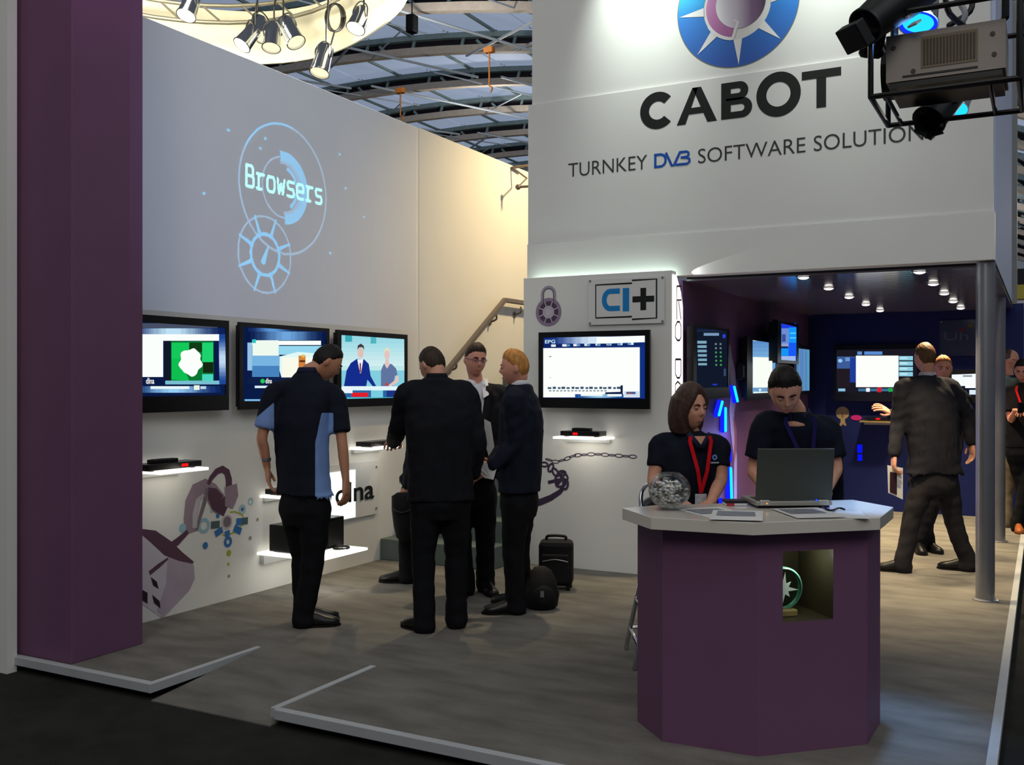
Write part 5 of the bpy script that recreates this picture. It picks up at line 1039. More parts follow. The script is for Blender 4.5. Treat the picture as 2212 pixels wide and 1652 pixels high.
def headgeo(M, fem=False, nt=44, nph=64):
    th = np.linspace(0, PI, nt+1)[1:-1]; ph = np.linspace(0, 2*PI, nph, endpoint=False)+PI/2
    TH, PH = np.meshgrid(th, ph, indexing='ij'); x, y, z = headpts(TH, PH, fem)
    v = [M @ Vector((a, b, c)) for a, b, c in zip(x.ravel(), y.ravel(), z.ravel())]+[M @ Vector((0, 0, .118)), M @ Vector((0, .005, -.118))]
    k = nt-1; n = nph; f = [(i*n+j, (i+1)*n+j, (i+1)*n+(j+1) % n, i*n+(j+1) % n) for i in range(k-1) for j in range(n)]
    T = k*n; f += [(T, j, (j+1) % n) for j in range(n)]+[(T+1, (k-1)*n+(j+1) % n, (k-1)*n+j) for j in range(n)]
    return v, f
def hairgeo(M, style, fem=False):
    nt, nph = 40, 64
    th = np.linspace(0, PI, nt+1)[1:-1]; ph = np.linspace(0, 2*PI, nph, endpoint=False)+PI/2
    TH, PH = np.meshgrid(th, ph, indexing='ij'); x, y, z = headpts(TH, PH, fem)
    fr = np.sin(PH)            # 1 front, -1 back
    if style == 'bald': line = np.where(fr > -.2, .20, .02-.05*np.clip(-fr, 0, 1)); 
    elif style == 'bob': line = np.where(fr > .5, .088-.26*np.clip(.97-fr, 0, 1), -.20)
    else: line = np.where(fr > 0, .074-.066*np.clip(1-fr, 0, 1)**1.8, .008-.085*np.clip(-fr*1.3, 0, 1))+.0028*np.sin(PH*29)+.0022*np.sin(PH*47+1)
    t = np.clip((z-line)/(.018 if style == 'bob' else .026), -1, 1); amt = .5+.5*t; amt = amt*amt*(3-2*amt)
    th_ = {'short': .008, 'quiff': .009, 'thick': .015, 'bald': .004, 'bob': .024}[style]
    up = np.clip(z/.118, 0, 1)
    thick = th_*(.5+.7*up)+(.007*np.clip(fr+.35, 0, 1)*up if style == 'quiff' else 0)
    nz = .0025*np.sin(PH*23+z*90)*np.sin(PH*11-z*160)+.0018*np.sin(PH*41+z*300)
    k = np.where(amt > .02, thick*amt+nz*amt, 0)-.012*(1-amt)
    r = np.sqrt(x*x+y*y+z*z); s = (r+k)/r
    v = [M @ Vector((a, b, c)) for a, b, c in zip((x*s).ravel(), (y*s).ravel(), (z*s).ravel())]+[M @ Vector((0, 0, .118+th_)), M @ Vector((0, 0, -.09))]
    kk = nt-1; n = nph; f = [(i*n+j, (i+1)*n+j, (i+1)*n+(j+1) % n, i*n+(j+1) % n) for i in range(kk-1) for j in range(n)]
    T = kk*n; f += [(T, j, (j+1) % n) for j in range(n)]+[(T+1, (kk-1)*n+(j+1) % n, (kk-1)*n+j) for j in range(n)]
    return v, f
def handgeo(w, d, up, side, curl=.6, spread=.12, s=1.):
    """w wrist, d direction of the fingers, up back-of-hand normal, side +1 thumb on x+"""
    d = Vector(d).normalized(); up = Vector(up); up = (up-d*up.dot(d)).normalized(); x = d.cross(up)*side; w = Vector(w)
    P = lambda a, b, c: w+x*(a*s)+d*(b*s)+up*(c*s)
    palm = MB().loft([ering(P(a, b, 0), x, up, ra*s, rb*s, 14, 2.6) for a, b, ra, rb in ((0, -.03, .026, .021), (0, 0, .027, .019), (.002, .03, .036, .018), (.001, .06, .042, .017), (0, .088, .041, .014), (0, .098, .034, .010))])
    fing = MB()
    for i, (fx, L, r) in enumerate(((-.031, .062, .0078), (-.0105, .078, .0088), (.0105, .084, .009), (.031, .074, .0088))):
        a = curl*(1.15-.08*i); base = P(fx, .080, -.001); ang = 0; p = [base]; q = base; sp = (i-1.5)*spread
        for seg, l in enumerate((.018, L*.45, L*.33, L*.27)):
            if seg: ang += a*(.8 if seg == 1 else .75)
            q = q+(d*math.cos(ang)-up*math.sin(ang)+x*sp*math.cos(ang))*(l*s); p.append(q)
        fing.tube(p, [r*s*1.02, r*s*1.05, r*s, r*s*.92, r*s*.8], 9, sub=3)
    t = [P(.022, .018, -.004), P(.045, .040, -.010), P(.058, .066, -.018-.012*curl), P(.056-.012*curl, .090, -.026-.02*curl)]
    fing.tube(t, [.013*s, .0118*s, .0102*s, .0082*s], 9, sub=3)
    return palm, fing
def V3(p): return Vector((float(p[0]), float(p[1]), float(p[2])))
def person(label, px0, D, sp, group=None):
    """everything in the person's own frame: x to image right, y away from the camera, z up"""
    lat0 = (px0-1106)/FPX*D; o = OC+FW*D+RT*lat0
    root = thing('person', label, 'person', (o[0], o[1], 0), YAW, group)
    def q(px, py, dd=0.):
        if px is None: return None
        DD = D+dd; return Vector(((px-1106)/FPX*DD-lat0, dd, EYE-(py-823)/FPX*DD))
    G = lambda p: q(*p) if not isinstance(p, Vector) else p
    pel, che, nec, hea = G(sp['pelvis']), G(sp['chest']), G(sp['neck']), G(sp['head'])
    ty = math.radians(sp.get('tyaw', 0)); fwd = Vector((math.sin(ty), math.cos(ty), 0)); lat = Vector((math.cos(ty), -math.sin(ty), 0))
    bs = sp.get('bs', 1.); fem = sp.get('fem', False); wS = sp.get('shoulder', .185)*bs; wm = sp.get('wide', 1.)*bs; dm = sp.get('deep', 1.)*bs
    sk = skin(sp.get('skin', 'fair'))
    shd = {'R': nec+lat*wS+Vector((0, 0, -.095)), 'L': nec-lat*wS+Vector((0, 0, -.095))}
    for k in 'LR':
        if 'sh'+k in sp: shd[k] = G(sp['sh'+k])
    hM = headframe(hea, sp.get('hyaw', 0), sp.get('hpitch', 0), sp.get('hroll', 0), sp.get('hs', .98))
    body = MB(); fingers = MB()
    spn = (nec-pel).normalized()
    tor = [(pel+Vector((0, 0, -.10)), .12, .09), (pel, .150, .10), (pel.lerp(che, .45), .125, .085), (che, .145, .10), (che.lerp(nec, .62), .150, .085), (nec+Vector((0, 0, -.06)), .09, .06), (nec, .05, .05)]
    body.loft([ering(c, lat, fwd, a*wm, b*dm) for c, a, b in tor])
    hb = hM @ Vector((0, -.030, -.055)); body.tube([nec+Vector((0, 0, -.06)), nec, nec.lerp(hb, .6), hb], [.050, .048, .050 if not fem else .044, .052], 14)
    v, f = headgeo(hM, fem); body.add(v, f)
    for s in (-1, 1):
        em_ = hM @ Matrix.Translation((s*.074, -.012, -.006)) @ Matrix.Rotation(s*.35, 4, 'Z') @ Matrix.Rotation(-.15, 4, 'X')
        e = MB().ell((0, 0, 0), (.009, .019, .031), n=12, k=8); body.add([em_ @ Vector(p) for p in e.v], e.f)
    hips = {'R': pel+lat*.088*bs, 'L': pel-lat*.088*bs}
    feet = sp['feet']; ft = {}
    knees = {}
    for k, fspec in zip('LR', feet):
        px, py, dd, yw = fspec[:4]; fp = q(px, py, dd) if not isinstance(px, Vector) else px
        fp = Vector((fp.x, fp.y, fspec[4] if len(fspec) > 4 else 0.)); fy = math.radians(yw); fd = Vector((math.sin(fy), math.cos(fy), 0)); ft[k] = (fp, fd)
        an = fp-fd*.045+Vector((0, 0, .085)); mid = hips[k].lerp(an, .5); kn = mid+fd*.025
        if 'knee'+k in sp: kn = G(sp['knee'+k])
        knees[k] = (kn, an)
        body.tube([hips[k], hips[k].lerp(kn, .5), kn, kn.lerp(an, .35), an, fp+fd*.06+Vector((0, 0, .035))], [.070, .058, .046, .044, .032, .030], 12)
    arms = sp['arms']
    for k in 'LR':
        el, wr, hd, up, curl = arms[k][:5]; el, wr = G(el), G(wr)
        body.tube([nec.lerp(shd[k], .55)+Vector((0, 0, -.045)), shd[k]+Vector((0, 0, -.01)), shd[k].lerp(el, .5), el, el.lerp(wr, .35), wr], [.034, .040*bs, .038*bs, .034*bs, .034*bs, .024*bs], 12)
        pm, fg = handgeo(wr, hd, up, 1 if k == 'L' else -1, curl, arms[k][5] if len(arms[k]) > 5 else .06, (.90 if fem else 1.)*bs)
        body.v, body.f, body.m = body.v+[tuple(p) for p in pm.v], body.f+[tuple(i+len(body.v) for i in t) for t in pm.f], body.m+pm.m
        fingers.add(fg.v, fg.f)
    bv, bf = solidify_union(body, sp.get('vox', .0075), 2, .4)
    B = MB().add(bv, bf).add(fingers.v, fingers.f); bo = obj('body', B, sk, root, smooth=True, world=False)
    # face
    fc = [(s*.0305, .0765, .010) for s in (-1, 1)]
    for p in fc:
        c = hM @ Vector(p); e = MB().ell(c, (.0105, .0105, .0085), n=12, k=8); obj('eye', e, mat('eye_white', (168, 158, 150), .3), bo, smooth=True, world=False)
        obj('eyelid', MB().ell(hM @ (Vector(p)+Vector((0, .0012, .0048 if sp.get('hpitch', 0) < 25 else .0018))), (.0116, .0116, .0092), n=12, k=8), sk, bo, smooth=True, world=False)
        c2 = hM @ (Vector(p)+Vector((0, .0066, -.002))); obj('iris', MB().ell(c2, (.0052, .0052, .0052), n=10, k=6), mat('iris_dark', (46, 36, 30), .2), bo, smooth=True, world=False)
        s = 1 if p[0] > 0 else -1
        obj('eyebrow', MB().tube([hM @ Vector((s*x, y, z)) for x, y, z in ((.015, .090, .027), (.030, .089, .032), (.046, .078, .026))], [.0035, .0042, .002], 8), CL('hair_'+sp['haircol'], sp['hairrgb']), bo, smooth=True, world=False)
    lp_ = MB().tube([hM @ Vector((x, y, -.059)) for x, y in ((-.021, .079), (-.010, .0885), (0, .0905), (.010, .0885), (.021, .079))], [.0015, .0036, .004, .0036, .0015], 8); obj('lips', lp_, mat('lips', (170, 104, 92), .5), bo, smooth=True, world=False)
    if sp.get('hair'):
        v, f = hairgeo(hM, sp['hair'], fem); hm = MB().add(v, f)
        if sp['hair'] == 'bob':
            hm = MB().add(v, f); rg = []
            for z, a, b, oy in ((.085, .070, .075, -.010), (.05, .093, .102, -.015), (.0, .100, .112, -.018), (-.05, .103, .110, -.022), (-.10, .098, .098, -.026), (-.14, .088, .080, -.028), (-.150, .070, .060, -.028)):
                R_ = []
                for i in range(40):
                    t = 2*PI*i/40; px_, py_ = a*math.cos(t), oy+b*math.sin(t); lim = .034 if z < .08 else .2
                    st = 1+.018*math.sin(t*17+z*40)
                    py_ = min(py_, lim-.4*max(0, abs(px_)-.07)) ; R_.append(hM @ Vector((px_*st, py_*st, z)))
                rg.append(R_)
            hm.loft(rg)
            hm2 = MB(); vv, ff = solidify_union(hm, .006, 2, .6); hm2.add(vv, ff)
            # keep the face open
            hm = hm2
        obj('hair', hm, mat('hair_'+sp['haircol'], sp['hairrgb'], .55, var=.35, scale=40, bump=.5, bscale=160, stretch=(1, 1, .25)), bo, smooth=True, world=False)
    if sp.get('glasses'):
        gl = MB()
        for s in (-1, 1):
            gl.tube([hM @ Vector((s*.032+.021*math.cos(t), .094-.012*abs(math.cos(t))*(1 if s*math.cos(t) > 0 else 0), .009+.014*math.sin(t))) for t in np.linspace(0, 2*PI, 17)], [.0015]*17, 6, sub=1, cap=False)
            gl.tube([hM @ Vector((s*.054, .082, .012)), hM @ Vector((s*.072, .05, .012)), hM @ Vector((s*.079, -.01, .010))], [.002]*3, 6)
        gl.tube([hM @ Vector((-.011, .097, .012)), hM @ Vector((.011, .097, .012))], [.002]*2, 6, sub=1); obj('glasses', gl, mat('blue_frame', (40, 50, 110), .3), bo, smooth=True, world=False)
    # trousers
    TR = CL(*sp['trousers']); m = MB(); tw = sp.get('tw', 1.)
    hem = .045
    wz = pel+Vector((0, 0, .10))
    m.loft([ering(c, lat, fwd, a*wm, b*dm) for c, a, b in ((pel+Vector((0, 0, -.13)), .150, .105), (pel+Vector((0, 0, -.04)), .178, .128), (pel+Vector((0, 0, .05)), .168, .118), (wz, .155, .108))])
    for k in 'LR':
        kn, an = knees[k]; fp, fd = ft[k]; lo = an+Vector((0, 0, -an.z+fp.z+hem))+fd*.012
        m.tube([hips[k]+Vector((0, 0, -.02)), hips[k].lerp(kn, .5), kn, kn.lerp(lo, .5), lo+Vector((0, 0, .06)), lo], [.102*tw, .090*tw, .073*tw, .068*tw, .068*tw, .074*tw], 16)
    v, f = solidify_union(m, .013, 3, .6, .0035); obj('trousers', MB().add(v, f), TR, root, smooth=True, world=False)
    # shoes
    SH = mat('leather_'+sp['shoes'][0], sp['shoes'][1], .35, var=.1, spec=.4)
    for k in 'LR':
        fp, fd = ft[k]; sd = Vector((fd.y, -fd.x, 0)); z = Vector((0, 0, 1)); sh = []
        for y, a, h_ in ((-.098, .018, .045), (-.09, .030, .062), (-.06, .036, .078), (-.01, .037, .085), (.05, .040, .066), (.10, .046, .050), (.14, .046, .042), (.17, .036, .034), (.188, .016, .024)):
            sh.append([fp+fd*y+sd*(a*bs*math.cos(t))+z*(.012+1.18*h_*max(0., math.sin(t))**.8 if math.sin(t) > 0 else .012) for t in np.linspace(0, 2*PI, 17)[:-1]])
        s_ = obj('shoe', MB().loft(sh), SH, root, smooth=True, world=False)
        so = [(fp+fd*y+sd*x) for y, x in ((-.10, 0), (-.085, .032), (-.03, .038), (.05, .042), (.11, .049), (.15, .045), (.185, .022), (.196, 0), (.185, -.022), (.15, -.045), (.11, -.049), (.05, -.042), (-.03, -.038), (-.085, -.032))]
        obj('sole', MB().prism([(p.x, p.y) for p in so], lambda a, b, w: (a, b, w+fp.z), 0, .014), mat('sole_'+sp['shoes'][0], tuple(c*.7 for c in sp['shoes'][1]), .7), s_, world=False)
    # top
    kind = sp['top'][0]; TC = CL(*sp['top'][1]); m = MB()
    hemz = sp.get('hem', pel.z-.06); hc = Vector((pel.x, pel.y, hemz)); ups = (nec-che).normalized()
    jk = kind == 'jacket'; g = .02 if jk else .006
    hw = sp.get('hemw', .195 if jk else .180)
    sec = [(hc, hw, .135 if jk else .128), (hc.lerp(pel, .6), hw-.005, .134 if jk else .126), (pel.lerp(che, .35), .172+g, .118+g), (che.lerp(pel, .25), .180+g, .122+g), (che, .186+g, .125+g), (che.lerp(nec, .42), .184+g, .116+g), (che.lerp(nec, .68), .158+g, .096+g), (nec+ups*-.045, .108+g, .074+g), (nec+ups*-.005, .072+g, .066+g), (nec+ups*.012, .060, .058)]
    if fem: sec = [(c, a*.88, b*(1.04 if i in (3, 4) else .92)) for i, (c, a, b) in enumerate(sec)]
    m.loft([ering(c, lat, fwd, a*wm, b*dm, 28, 2.4) for c, a, b in sec])
    for k in 'LR':
        el, wr = G(arms[k][0]), G(arms[k][1])
        if jk: m.tube([nec.lerp(shd[k], .5)+Vector((0, 0, -.015)), shd[k], shd[k].lerp(el, .5), el, el.lerp(wr, .5), wr.lerp(el, .06)], [.060*bs, .070*bs, .066*bs, .060*bs, .055*bs, .050*bs], 16)
        else:
            fl = sp.get('sleeve', .72); e2 = shd[k].lerp(el, fl); m.tube([nec.lerp(shd[k], .5)+Vector((0, 0, -.02)), shd[k], shd[k].lerp(e2, .6), e2], [.054*bs, (.063 if not fem else .052)*bs, (.064 if not fem else .050)*bs, (.066 if not fem else .051)*bs], 16, cap=False)
    v, f = solidify_union(m, .0115, 3, .7, .0035 if jk else .002); 
    if sp.get('open'):
        def front(t):
            c = sum((Vector(v[i]) for i in t), Vector())/len(t)-nec; return c.dot(fwd) > .012 and c.z > -.085 and abs(c.dot(lat)) < .058
        f = [t for t in f if not front(t)]
    obj('jacket' if jk else 'shirt', MB().add(v, f), TC, root, smooth=True, world=False)
    # collar
    cw = sp.get('collar')
    if cw:
        cm = CL(*cw[0]); m = MB(); N = 28; R_ = []
        for zz, rr, th_ in ((-.012, .074, 0), (.030, .062, 0), (.034, .058, 0), (-.008, .068, 0)):
            R_.append([nec+ups*zz+lat*(rr*1.02*bs*math.cos(t))+fwd*(rr*.96*bs*math.sin(t))-Vector((0, 0, .030*max(0, math.sin(t)))) for t in np.linspace(PI*.5+cw[1], PI*2.5-cw[1], N)])
        v = [p for r in R_ for p in r]; f = [(k*N+i, k*N+i+1, ((k+1) % 4)*N+i+1, ((k+1) % 4)*N+i) for k in range(4) for i in range(N-1)]+[(0, N, 2*N, 3*N), (N-1, 4*N-1, 3*N-1, 2*N-1)]
        obj('collar', MB().add(v, f), cm, root, smooth=True, world=False)
    sp['_'] = dict(root=root, q=q, lat=lat, fwd=fwd, nec=nec, che=che, pel=pel, shd=shd, hM=hM, ups=ups, bs=bs, wm=wm, dm=dm, bo=bo)
    return root, sp['_']
def chestpt(P, x, t, out=.0):
    """a point on the front of the chest: x metres to the wearer's right, t from chest (0) to neck (1)"""
    c = P['che'].lerp(P['nec'], t); a = .186*P['wm']; b = (.150*(1-max(0, t)*.42)+.01)*P['dm']
    k = math.sqrt(max(.05, 1-(x/a)**2)); return c+P['lat']*x+P['fwd']*(b*k+out)
def ribbon(mb, pts, wd, up, th=.002):
    n = len(pts); A = []
    for i, p in enumerate(pts):
        d = (pts[min(n-1, i+1)]-pts[max(0, i-1)]).normalized(); s = d.cross(up).normalized(); A.append([p+s*wd/2, p-s*wd/2, p-s*wd/2+up*th, p+s*wd/2+up*th])
    mb.loft(A)
def shirtfront(P, rgb, w=.055, lo=-.35):
    """white shirt showing in the V of a jacket, with two lapels"""
    m = MB(); L = []; R = []
    for t in np.linspace(lo, .98, 9):
        k = (t-lo)/(1-lo); L.append(chestpt(P, -w*k*(1 if t < .9 else .8), t, .016)); R.append(chestpt(P, w*k*(1 if t < .9 else .8), t, .016))
    v = L+R; n = 9; b = [p-P['fwd']*.05 for p in v]
    f = [(i, i+1, n+i+1, n+i) for i in range(n-1)]; m.add(v+b, f+[(i, 2*n+i, 2*n+i+1, i+1) for i in range(n-1)]+[(n+i, n+i+1, 3*n+i+1, 3*n+i) for i in range(n-1)]); obj('shirt', m, CL('white_shirt', rgb), P['root'], smooth=True, world=False)
def lapels(P, cl, w=.06, lo=-.38):
    for s in (-1, 1):
        pts = [chestpt(P, s*(w*((t-lo)/(1-lo))+.022), t, .021) for t in np.linspace(lo, .92, 8)]
        m = MB(); ribbon(m, pts, .052, P['fwd'], .006); obj('lapel', m, CL(*cl), P['root'], smooth=True, world=False)
def lanyard(P, rgb, x=.075, lo=-.45, name='lanyard', badge=True):
    m = MB(); bot = chestpt(P, 0, lo, .012)
    for s in (-1, 1): ribbon(m, [chestpt(P, s*x*.9, .93, .012)]+[chestpt(P, s*x*(1-k), .8+(lo-.8)*k, .014) for k in np.linspace(0, 1, 8)], .020, P['fwd'])
    obj(name, m, CL('lanyard_%d' % rgb[0], rgb), P['root'], world=False)
    if badge:
        b = bot+Vector((0, 0, -.05)); m = MB(); m.loft([[b+P['lat']*a+Vector((0, 0, c))+P['fwd']*w for a, c in ((-.032, -.045), (.032, -.045), (.032, .045), (-.032, .045))] for w in (0, .004)]); obj('badge', m, mat('badge_white', (200, 200, 205), .3, var=.3, scale=40), P['root'], world=False)
def chestlogo(P, x, t):
    c = chestpt(P, x, t, .004); u, w = P['lat'], Vector((0, 0, 1)); m = MB()
    mp = lambda a, b, d: c+u*a+w*b+P['fwd']*d
    m.ann(0, .012, .006, .015, 0, 360, mp, .002, n=18); obj('chest_emblem', m, mat('emblem_thread', (110, 150, 215), .6), P['root'], world=False)
    m = MB(); m.poly([(-.024, -.020), (.024, -.020), (.024, -.012), (-.024, -.012)], mp, .002); obj('chest_lettering', m, mat('thread_white', (170, 180, 200), .6), P['root'], world=False)
UPZ = (0, 0, 1)
BLK = ('black_suit', (27, 28, 33)); BLK2 = ('charcoal_suit', (30, 30, 34)); NVY = ('navy_suit', (27, 31, 44))
SHOE = ('black', (18, 17, 17))
# --- man in navy and pale blue shirt at the wall screens
s1 = dict(pelvis=(659, 1090, 0), chest=(649, 915, .02), neck=(664, 805, .06), head=(706, 783, .12), hyaw=62, hpitch=34, hroll=0, tyaw=32, skin='tan', hair='short', haircol='black', hairrgb=(26, 22, 20),
    feet=[(668, 1330, .12, 70), (668, 1348, -.02, 78)], trousers=('black_trousers', (22, 23, 26)), shoes=SHOE, top=('polo', ('navy_polo', (26, 30, 42))), hem=.83, sleeve=.80, shoulder=.195, hemw=.200,
    arms={'L': ((566, 945, -.02), (577, 1010, .03), (.12, .0, -1), (-1, -.2, 0), .35), 'R': ((739, 955, .0), (747, 1036, -.01), (.05, 0, -1), (1, -.4, 0), .5)}, shL=(590, 852, .02), shR=(726, 858, .06), collar=(('collar_navy', (40, 44, 66)), .5))
r, P = person('man in navy shirt with pale blue side panels, back turned, looking down', 688, 6.21, s1)
PB = CL('pale_blue_panel', (120, 150, 205)); q = P['q']
def offs(p, d): return p+d
sh_ = [c for c in r.children if c.name.startswith('shirt')][0]; sm = sh_.data; sm.materials.clear(); at = sm.attributes.new('panel', 'FLOAT', 'POINT')
ax0, ax1 = P['pel'], P['che']; lat0_ = (688-1106)/FPX*6.21; val = []
for v_ in sm.vertices:
    c = v_.co; k = (c.z-ax0.z)/(ax1.z-ax0.z); a_ = ax0.lerp(ax1, k); d_ = Vector((c.x-a_.x, c.y-a_.y, 0)); DD = 6.21+c.y
    px = 1106+FPX*(lat0_+c.x)/DD; py = 823+(EYE-c.z)/DD*FPX
    A_ = min(px-(681+max(0, 955-py)*.22), (py-892)*.8, (.222-d_.length)*300, (.35-c.y)*60)
    B_ = min((py-866-(596-px)*.85)*.7, 592-px, (.03-c.y)*150, 945-py)
    val.append(max(A_, B_))
at.data.foreach_set('value', val)
PP = bpy.data.materials.new('navy_shirt_with_blue_panels'); PP.use_nodes = True; nt = PP.node_tree; b_ = nt.nodes['Principled BSDF']; b_.inputs['Roughness'].default_value = .85; b_.inputs['Specular IOR Level'].default_value = .12
an_ = nt.nodes.new('ShaderNodeAttribute'); an_.attribute_name = 'panel'; th_ = nt.nodes.new('ShaderNodeMath'); th_.operation = 'GREATER_THAN'; th_.inputs[1].default_value = 0; nt.links.new(an_.outputs['Fac'], th_.inputs[0])
mx = nt.nodes.new('ShaderNodeMix'); mx.data_type = 'RGBA'; mx.inputs[6].default_value = (*lin((26, 30, 42)), 1); mx.inputs[7].default_value = (*lin((120, 150, 205)), 1); nt.links.new(th_.outputs[0], mx.inputs[0]); nt.links.new(mx.outputs[2], b_.inputs['Base Color']); sm.materials.append(PP)
sh_['label'] = 'navy shirt with pale blue side panels'
m = MB(); m.lathe([(.030, -.012), (.034, -.01), (.034, .01), (.030, .012)], q(574, 992, .02), 18); obj('wristwatch', m, STEEL, r, world=False, smooth='auto')
# --- man in black suit, centre, back to the camera
s2 = dict(pelvis=(952, 1075, 0), chest=(950, 915, .0), neck=(944, 818, .03), head=(934, 789, .10), hyaw=-38, hpitch=32, tyaw=-12, skin='fair', hair='short', haircol='brown', hairrgb=(58, 44, 34),
    feet=[(910, 1356, 0, -42), (988, 1348, .12, 6)], trousers=('black_trousers', (22, 23, 26)), shoes=SHOE, top=('jacket', BLK), hem=.80, hemw=.205, shoulder=.19, wide=1.03,
    arms={'L': ((860, 925, .10), (851, 955, .40), (-.3, 1, -.1), (0, .2, 1), .4), 'R': ((1031, 955, .04), (1022, 1025, .14), (-.2, .3, -1), (1, 0, 0), .5)}, collar=(('collar_black', (30, 31, 36)), .5))
r, P = person('man in black suit amid the group, back to camera, reaching left', 945, 6.09, s2)
# --- man with glasses facing the camera
s3 = dict(pelvis=(1018, 1060, 0), chest=(1030, 912, 0), neck=(1030, 827, 0), head=(1027, 778, -.03), hyaw=158, hpitch=10, hroll=-4, tyaw=172, skin='pink', hair='quiff', haircol='dark_brown', hairrgb=(52, 38, 32), glasses=True, open=True,
    feet=[(1052, 1278, .05, 160), (1003, 1280, -.05, -165)], trousers=('black_trousers', (22, 23, 26)), shoes=SHOE, top=('jacket', BLK2), hem=.84,
    arms={'L': ((1092, 955, -.02), (1062, 1000, -.2), (-.4, -.8, -.1), (0, 0, 1), .5), 'R': ((970, 960, -.02), (1000, 1000, -.2), (.4, -.8, -.1), (0, 0, 1), .5)}, collar=(('white_shirt', (226, 226, 232)), .16))
r, P = person('young man with glasses and open white collar facing the camera between two suits', 1020, 7.14, s3)
shirtfront(P, (226, 226, 232), .062); lapels(P, BLK2, .062)
for s in (-1, 1):
    m = MB(); a = [chestpt(P, s*.024, 1.05, -.01), chestpt(P, s*.075, 1.12, -.05), chestpt(P, s*.070, .70, .028), chestpt(P, s*.030, .62, .032)]; m.add(a+[p+P['fwd']*.008 for p in a], [(3, 2, 1, 0), (4, 5, 6, 7), (0, 1, 5, 4), (1, 2, 6, 5), (2, 3, 7, 6), (3, 0, 4, 7)]); obj('collar_point', m, CL('white_shirt', (226, 226, 232)), r, world=False)
# --- blond man in profile
s4 = dict(pelvis=(1122, 1075, 0), chest=(1126, 925, .0), neck=(1122, 832, 0), head=(1112, 795, -.01), hyaw=-84, hpitch=6, tyaw=-78, skin='pink', hair='quiff', haircol='blond', hairrgb=(196, 136, 70),
    feet=[(1104, 1318, -.04, -92), (1118, 1300, .22, -70)], trousers=('black_trousers', (22, 23, 26)), shoes=SHOE, top=('jacket', NVY), hem=.81,
    arms={'L': ((1112, 960, -.17), (1064, 1008, -.20), (-.8, 0, -.35), (0, -1, .2), .5), 'R': ((1108, 950, .18), (1062, 1000, .12), (-.8, 0, -.2), (0, 1, .3), .5)}, collar=(('white_shirt', (226, 226, 232)), .5))
r, P = person('blond man in navy suit standing in profile facing left holding papers', 1115, 6.58, s4)
def held(name, lab, cat, P, pts, th, mats, pic=None):
    t = thing(name, lab, cat, basis(P['root']) @ pts[0]); R = basis(P['root']); n = Vector(FW)*-th
    W_ = [R @ p for p in pts]; m = MB(); k = len(W_)
    m.add(W_+[p+n for p in W_], [tuple(range(k-1, -1, -1)), tuple(range(k, 2*k))]+[(i, (i+1) % k, k+(i+1) % k, k+i) for i in range(k)]); obj('sheet', m, mats[0], t)
    if pic:
        c = [R @ p for p in pic]; m = MB(); m.add([p+n*1.4 for p in c], [(0, 1, 2, 3)]); obj('printed_picture', m, mats[1], t)
q = P['q']
held('papers', 'folded white papers held low by the blond man in profile', 'papers', P, [q(1024, 1004, -.215), q(1036, 996, -.21), q(1074, 1008, -.235), q(1066, 1036, -.24), q(1046, 1032, -.22)], .004, [PAPER])
held('newspaper', 'white newspaper tucked between the black suited man and the blond man', 'newspaper', P, [q(1046, 905, .05), q(1060, 912, .05), q(1068, 965, .05), q(1056, 985, .06), q(1048, 960, .06)], .006, [PAPER])
# --- fifth visitor hidden behind the man in black
s5 = dict(pelvis=(905, 1060, 0), chest=(925, 950, .05), neck=(934, 872, .05), head=(936, 846, -.02), hyaw=-70, hpitch=20, tyaw=-60, skin='fair', hair='short', haircol='brown', hairrgb=(58, 44, 34), bs=.9, hs=.9,
    feet=[(872, 1246, -.02, -82), (912, 1240, .06, -60)], trousers=('black_trousers', (22, 23, 26)), shoes=SHOE, top=('jacket', BLK), hem=.82,
    arms={'L': ((900, 985, -.16), (880, 1050, -.14), (0, 0, -1), (0, -1, 0), .5), 'R': ((905, 985, .14), (900, 1050, .14), (0, 0, -1), (0, 1, 0), .5)})
r, P = person('visitor almost hidden behind the man in black suit, only a leg and shoe showing', 900, 7.56, s5)
q = P['q']; R_ = basis(r); c = R_ @ q(868, 1120, -.22)
t = thing('shoulder_bag', 'black shoulder bag hanging left of the man in black suit', 'bag', c, YAW)
m = MB(); Rg = []
for py, x0, x1, d in ((1064, 858, 888, .03), (1072, 846, 892, .05), (1100, 846, 892, .06), (1135, 850, 892, .06), (1160, 856, 892, .05), (1167, 862, 890, .03)):
    a = q(x0, py, -.22); b = q(x1, py, -.22); cc_ = (a+b)/2; Rg.append([R_ @ (cc_+Vector(((b.x-a.x)/2*math.cos(t_), d*math.sin(t_), 0))) for t_ in np.linspace(0, 2*PI, 19)[:-1]])
m.loft(Rg); obj('pouch', m, BAGM, t, smooth=True)
obj('strap', MB().tube([R_ @ q(882, 1070, -.2), R_ @ q(893, 1000, -.16), R_ @ q(912, 905, -.1), R_ @ q(925, 880, .05)], [.012]*4, 8), BLACKM, t, smooth=True); obj('flap', MB().tube([R_ @ q(848, 1100, -.285), R_ @ q(868, 1108, -.29), R_ @ q(890, 1100, -.285)], [.006]*3, 8), BLACKM, t, smooth=True)
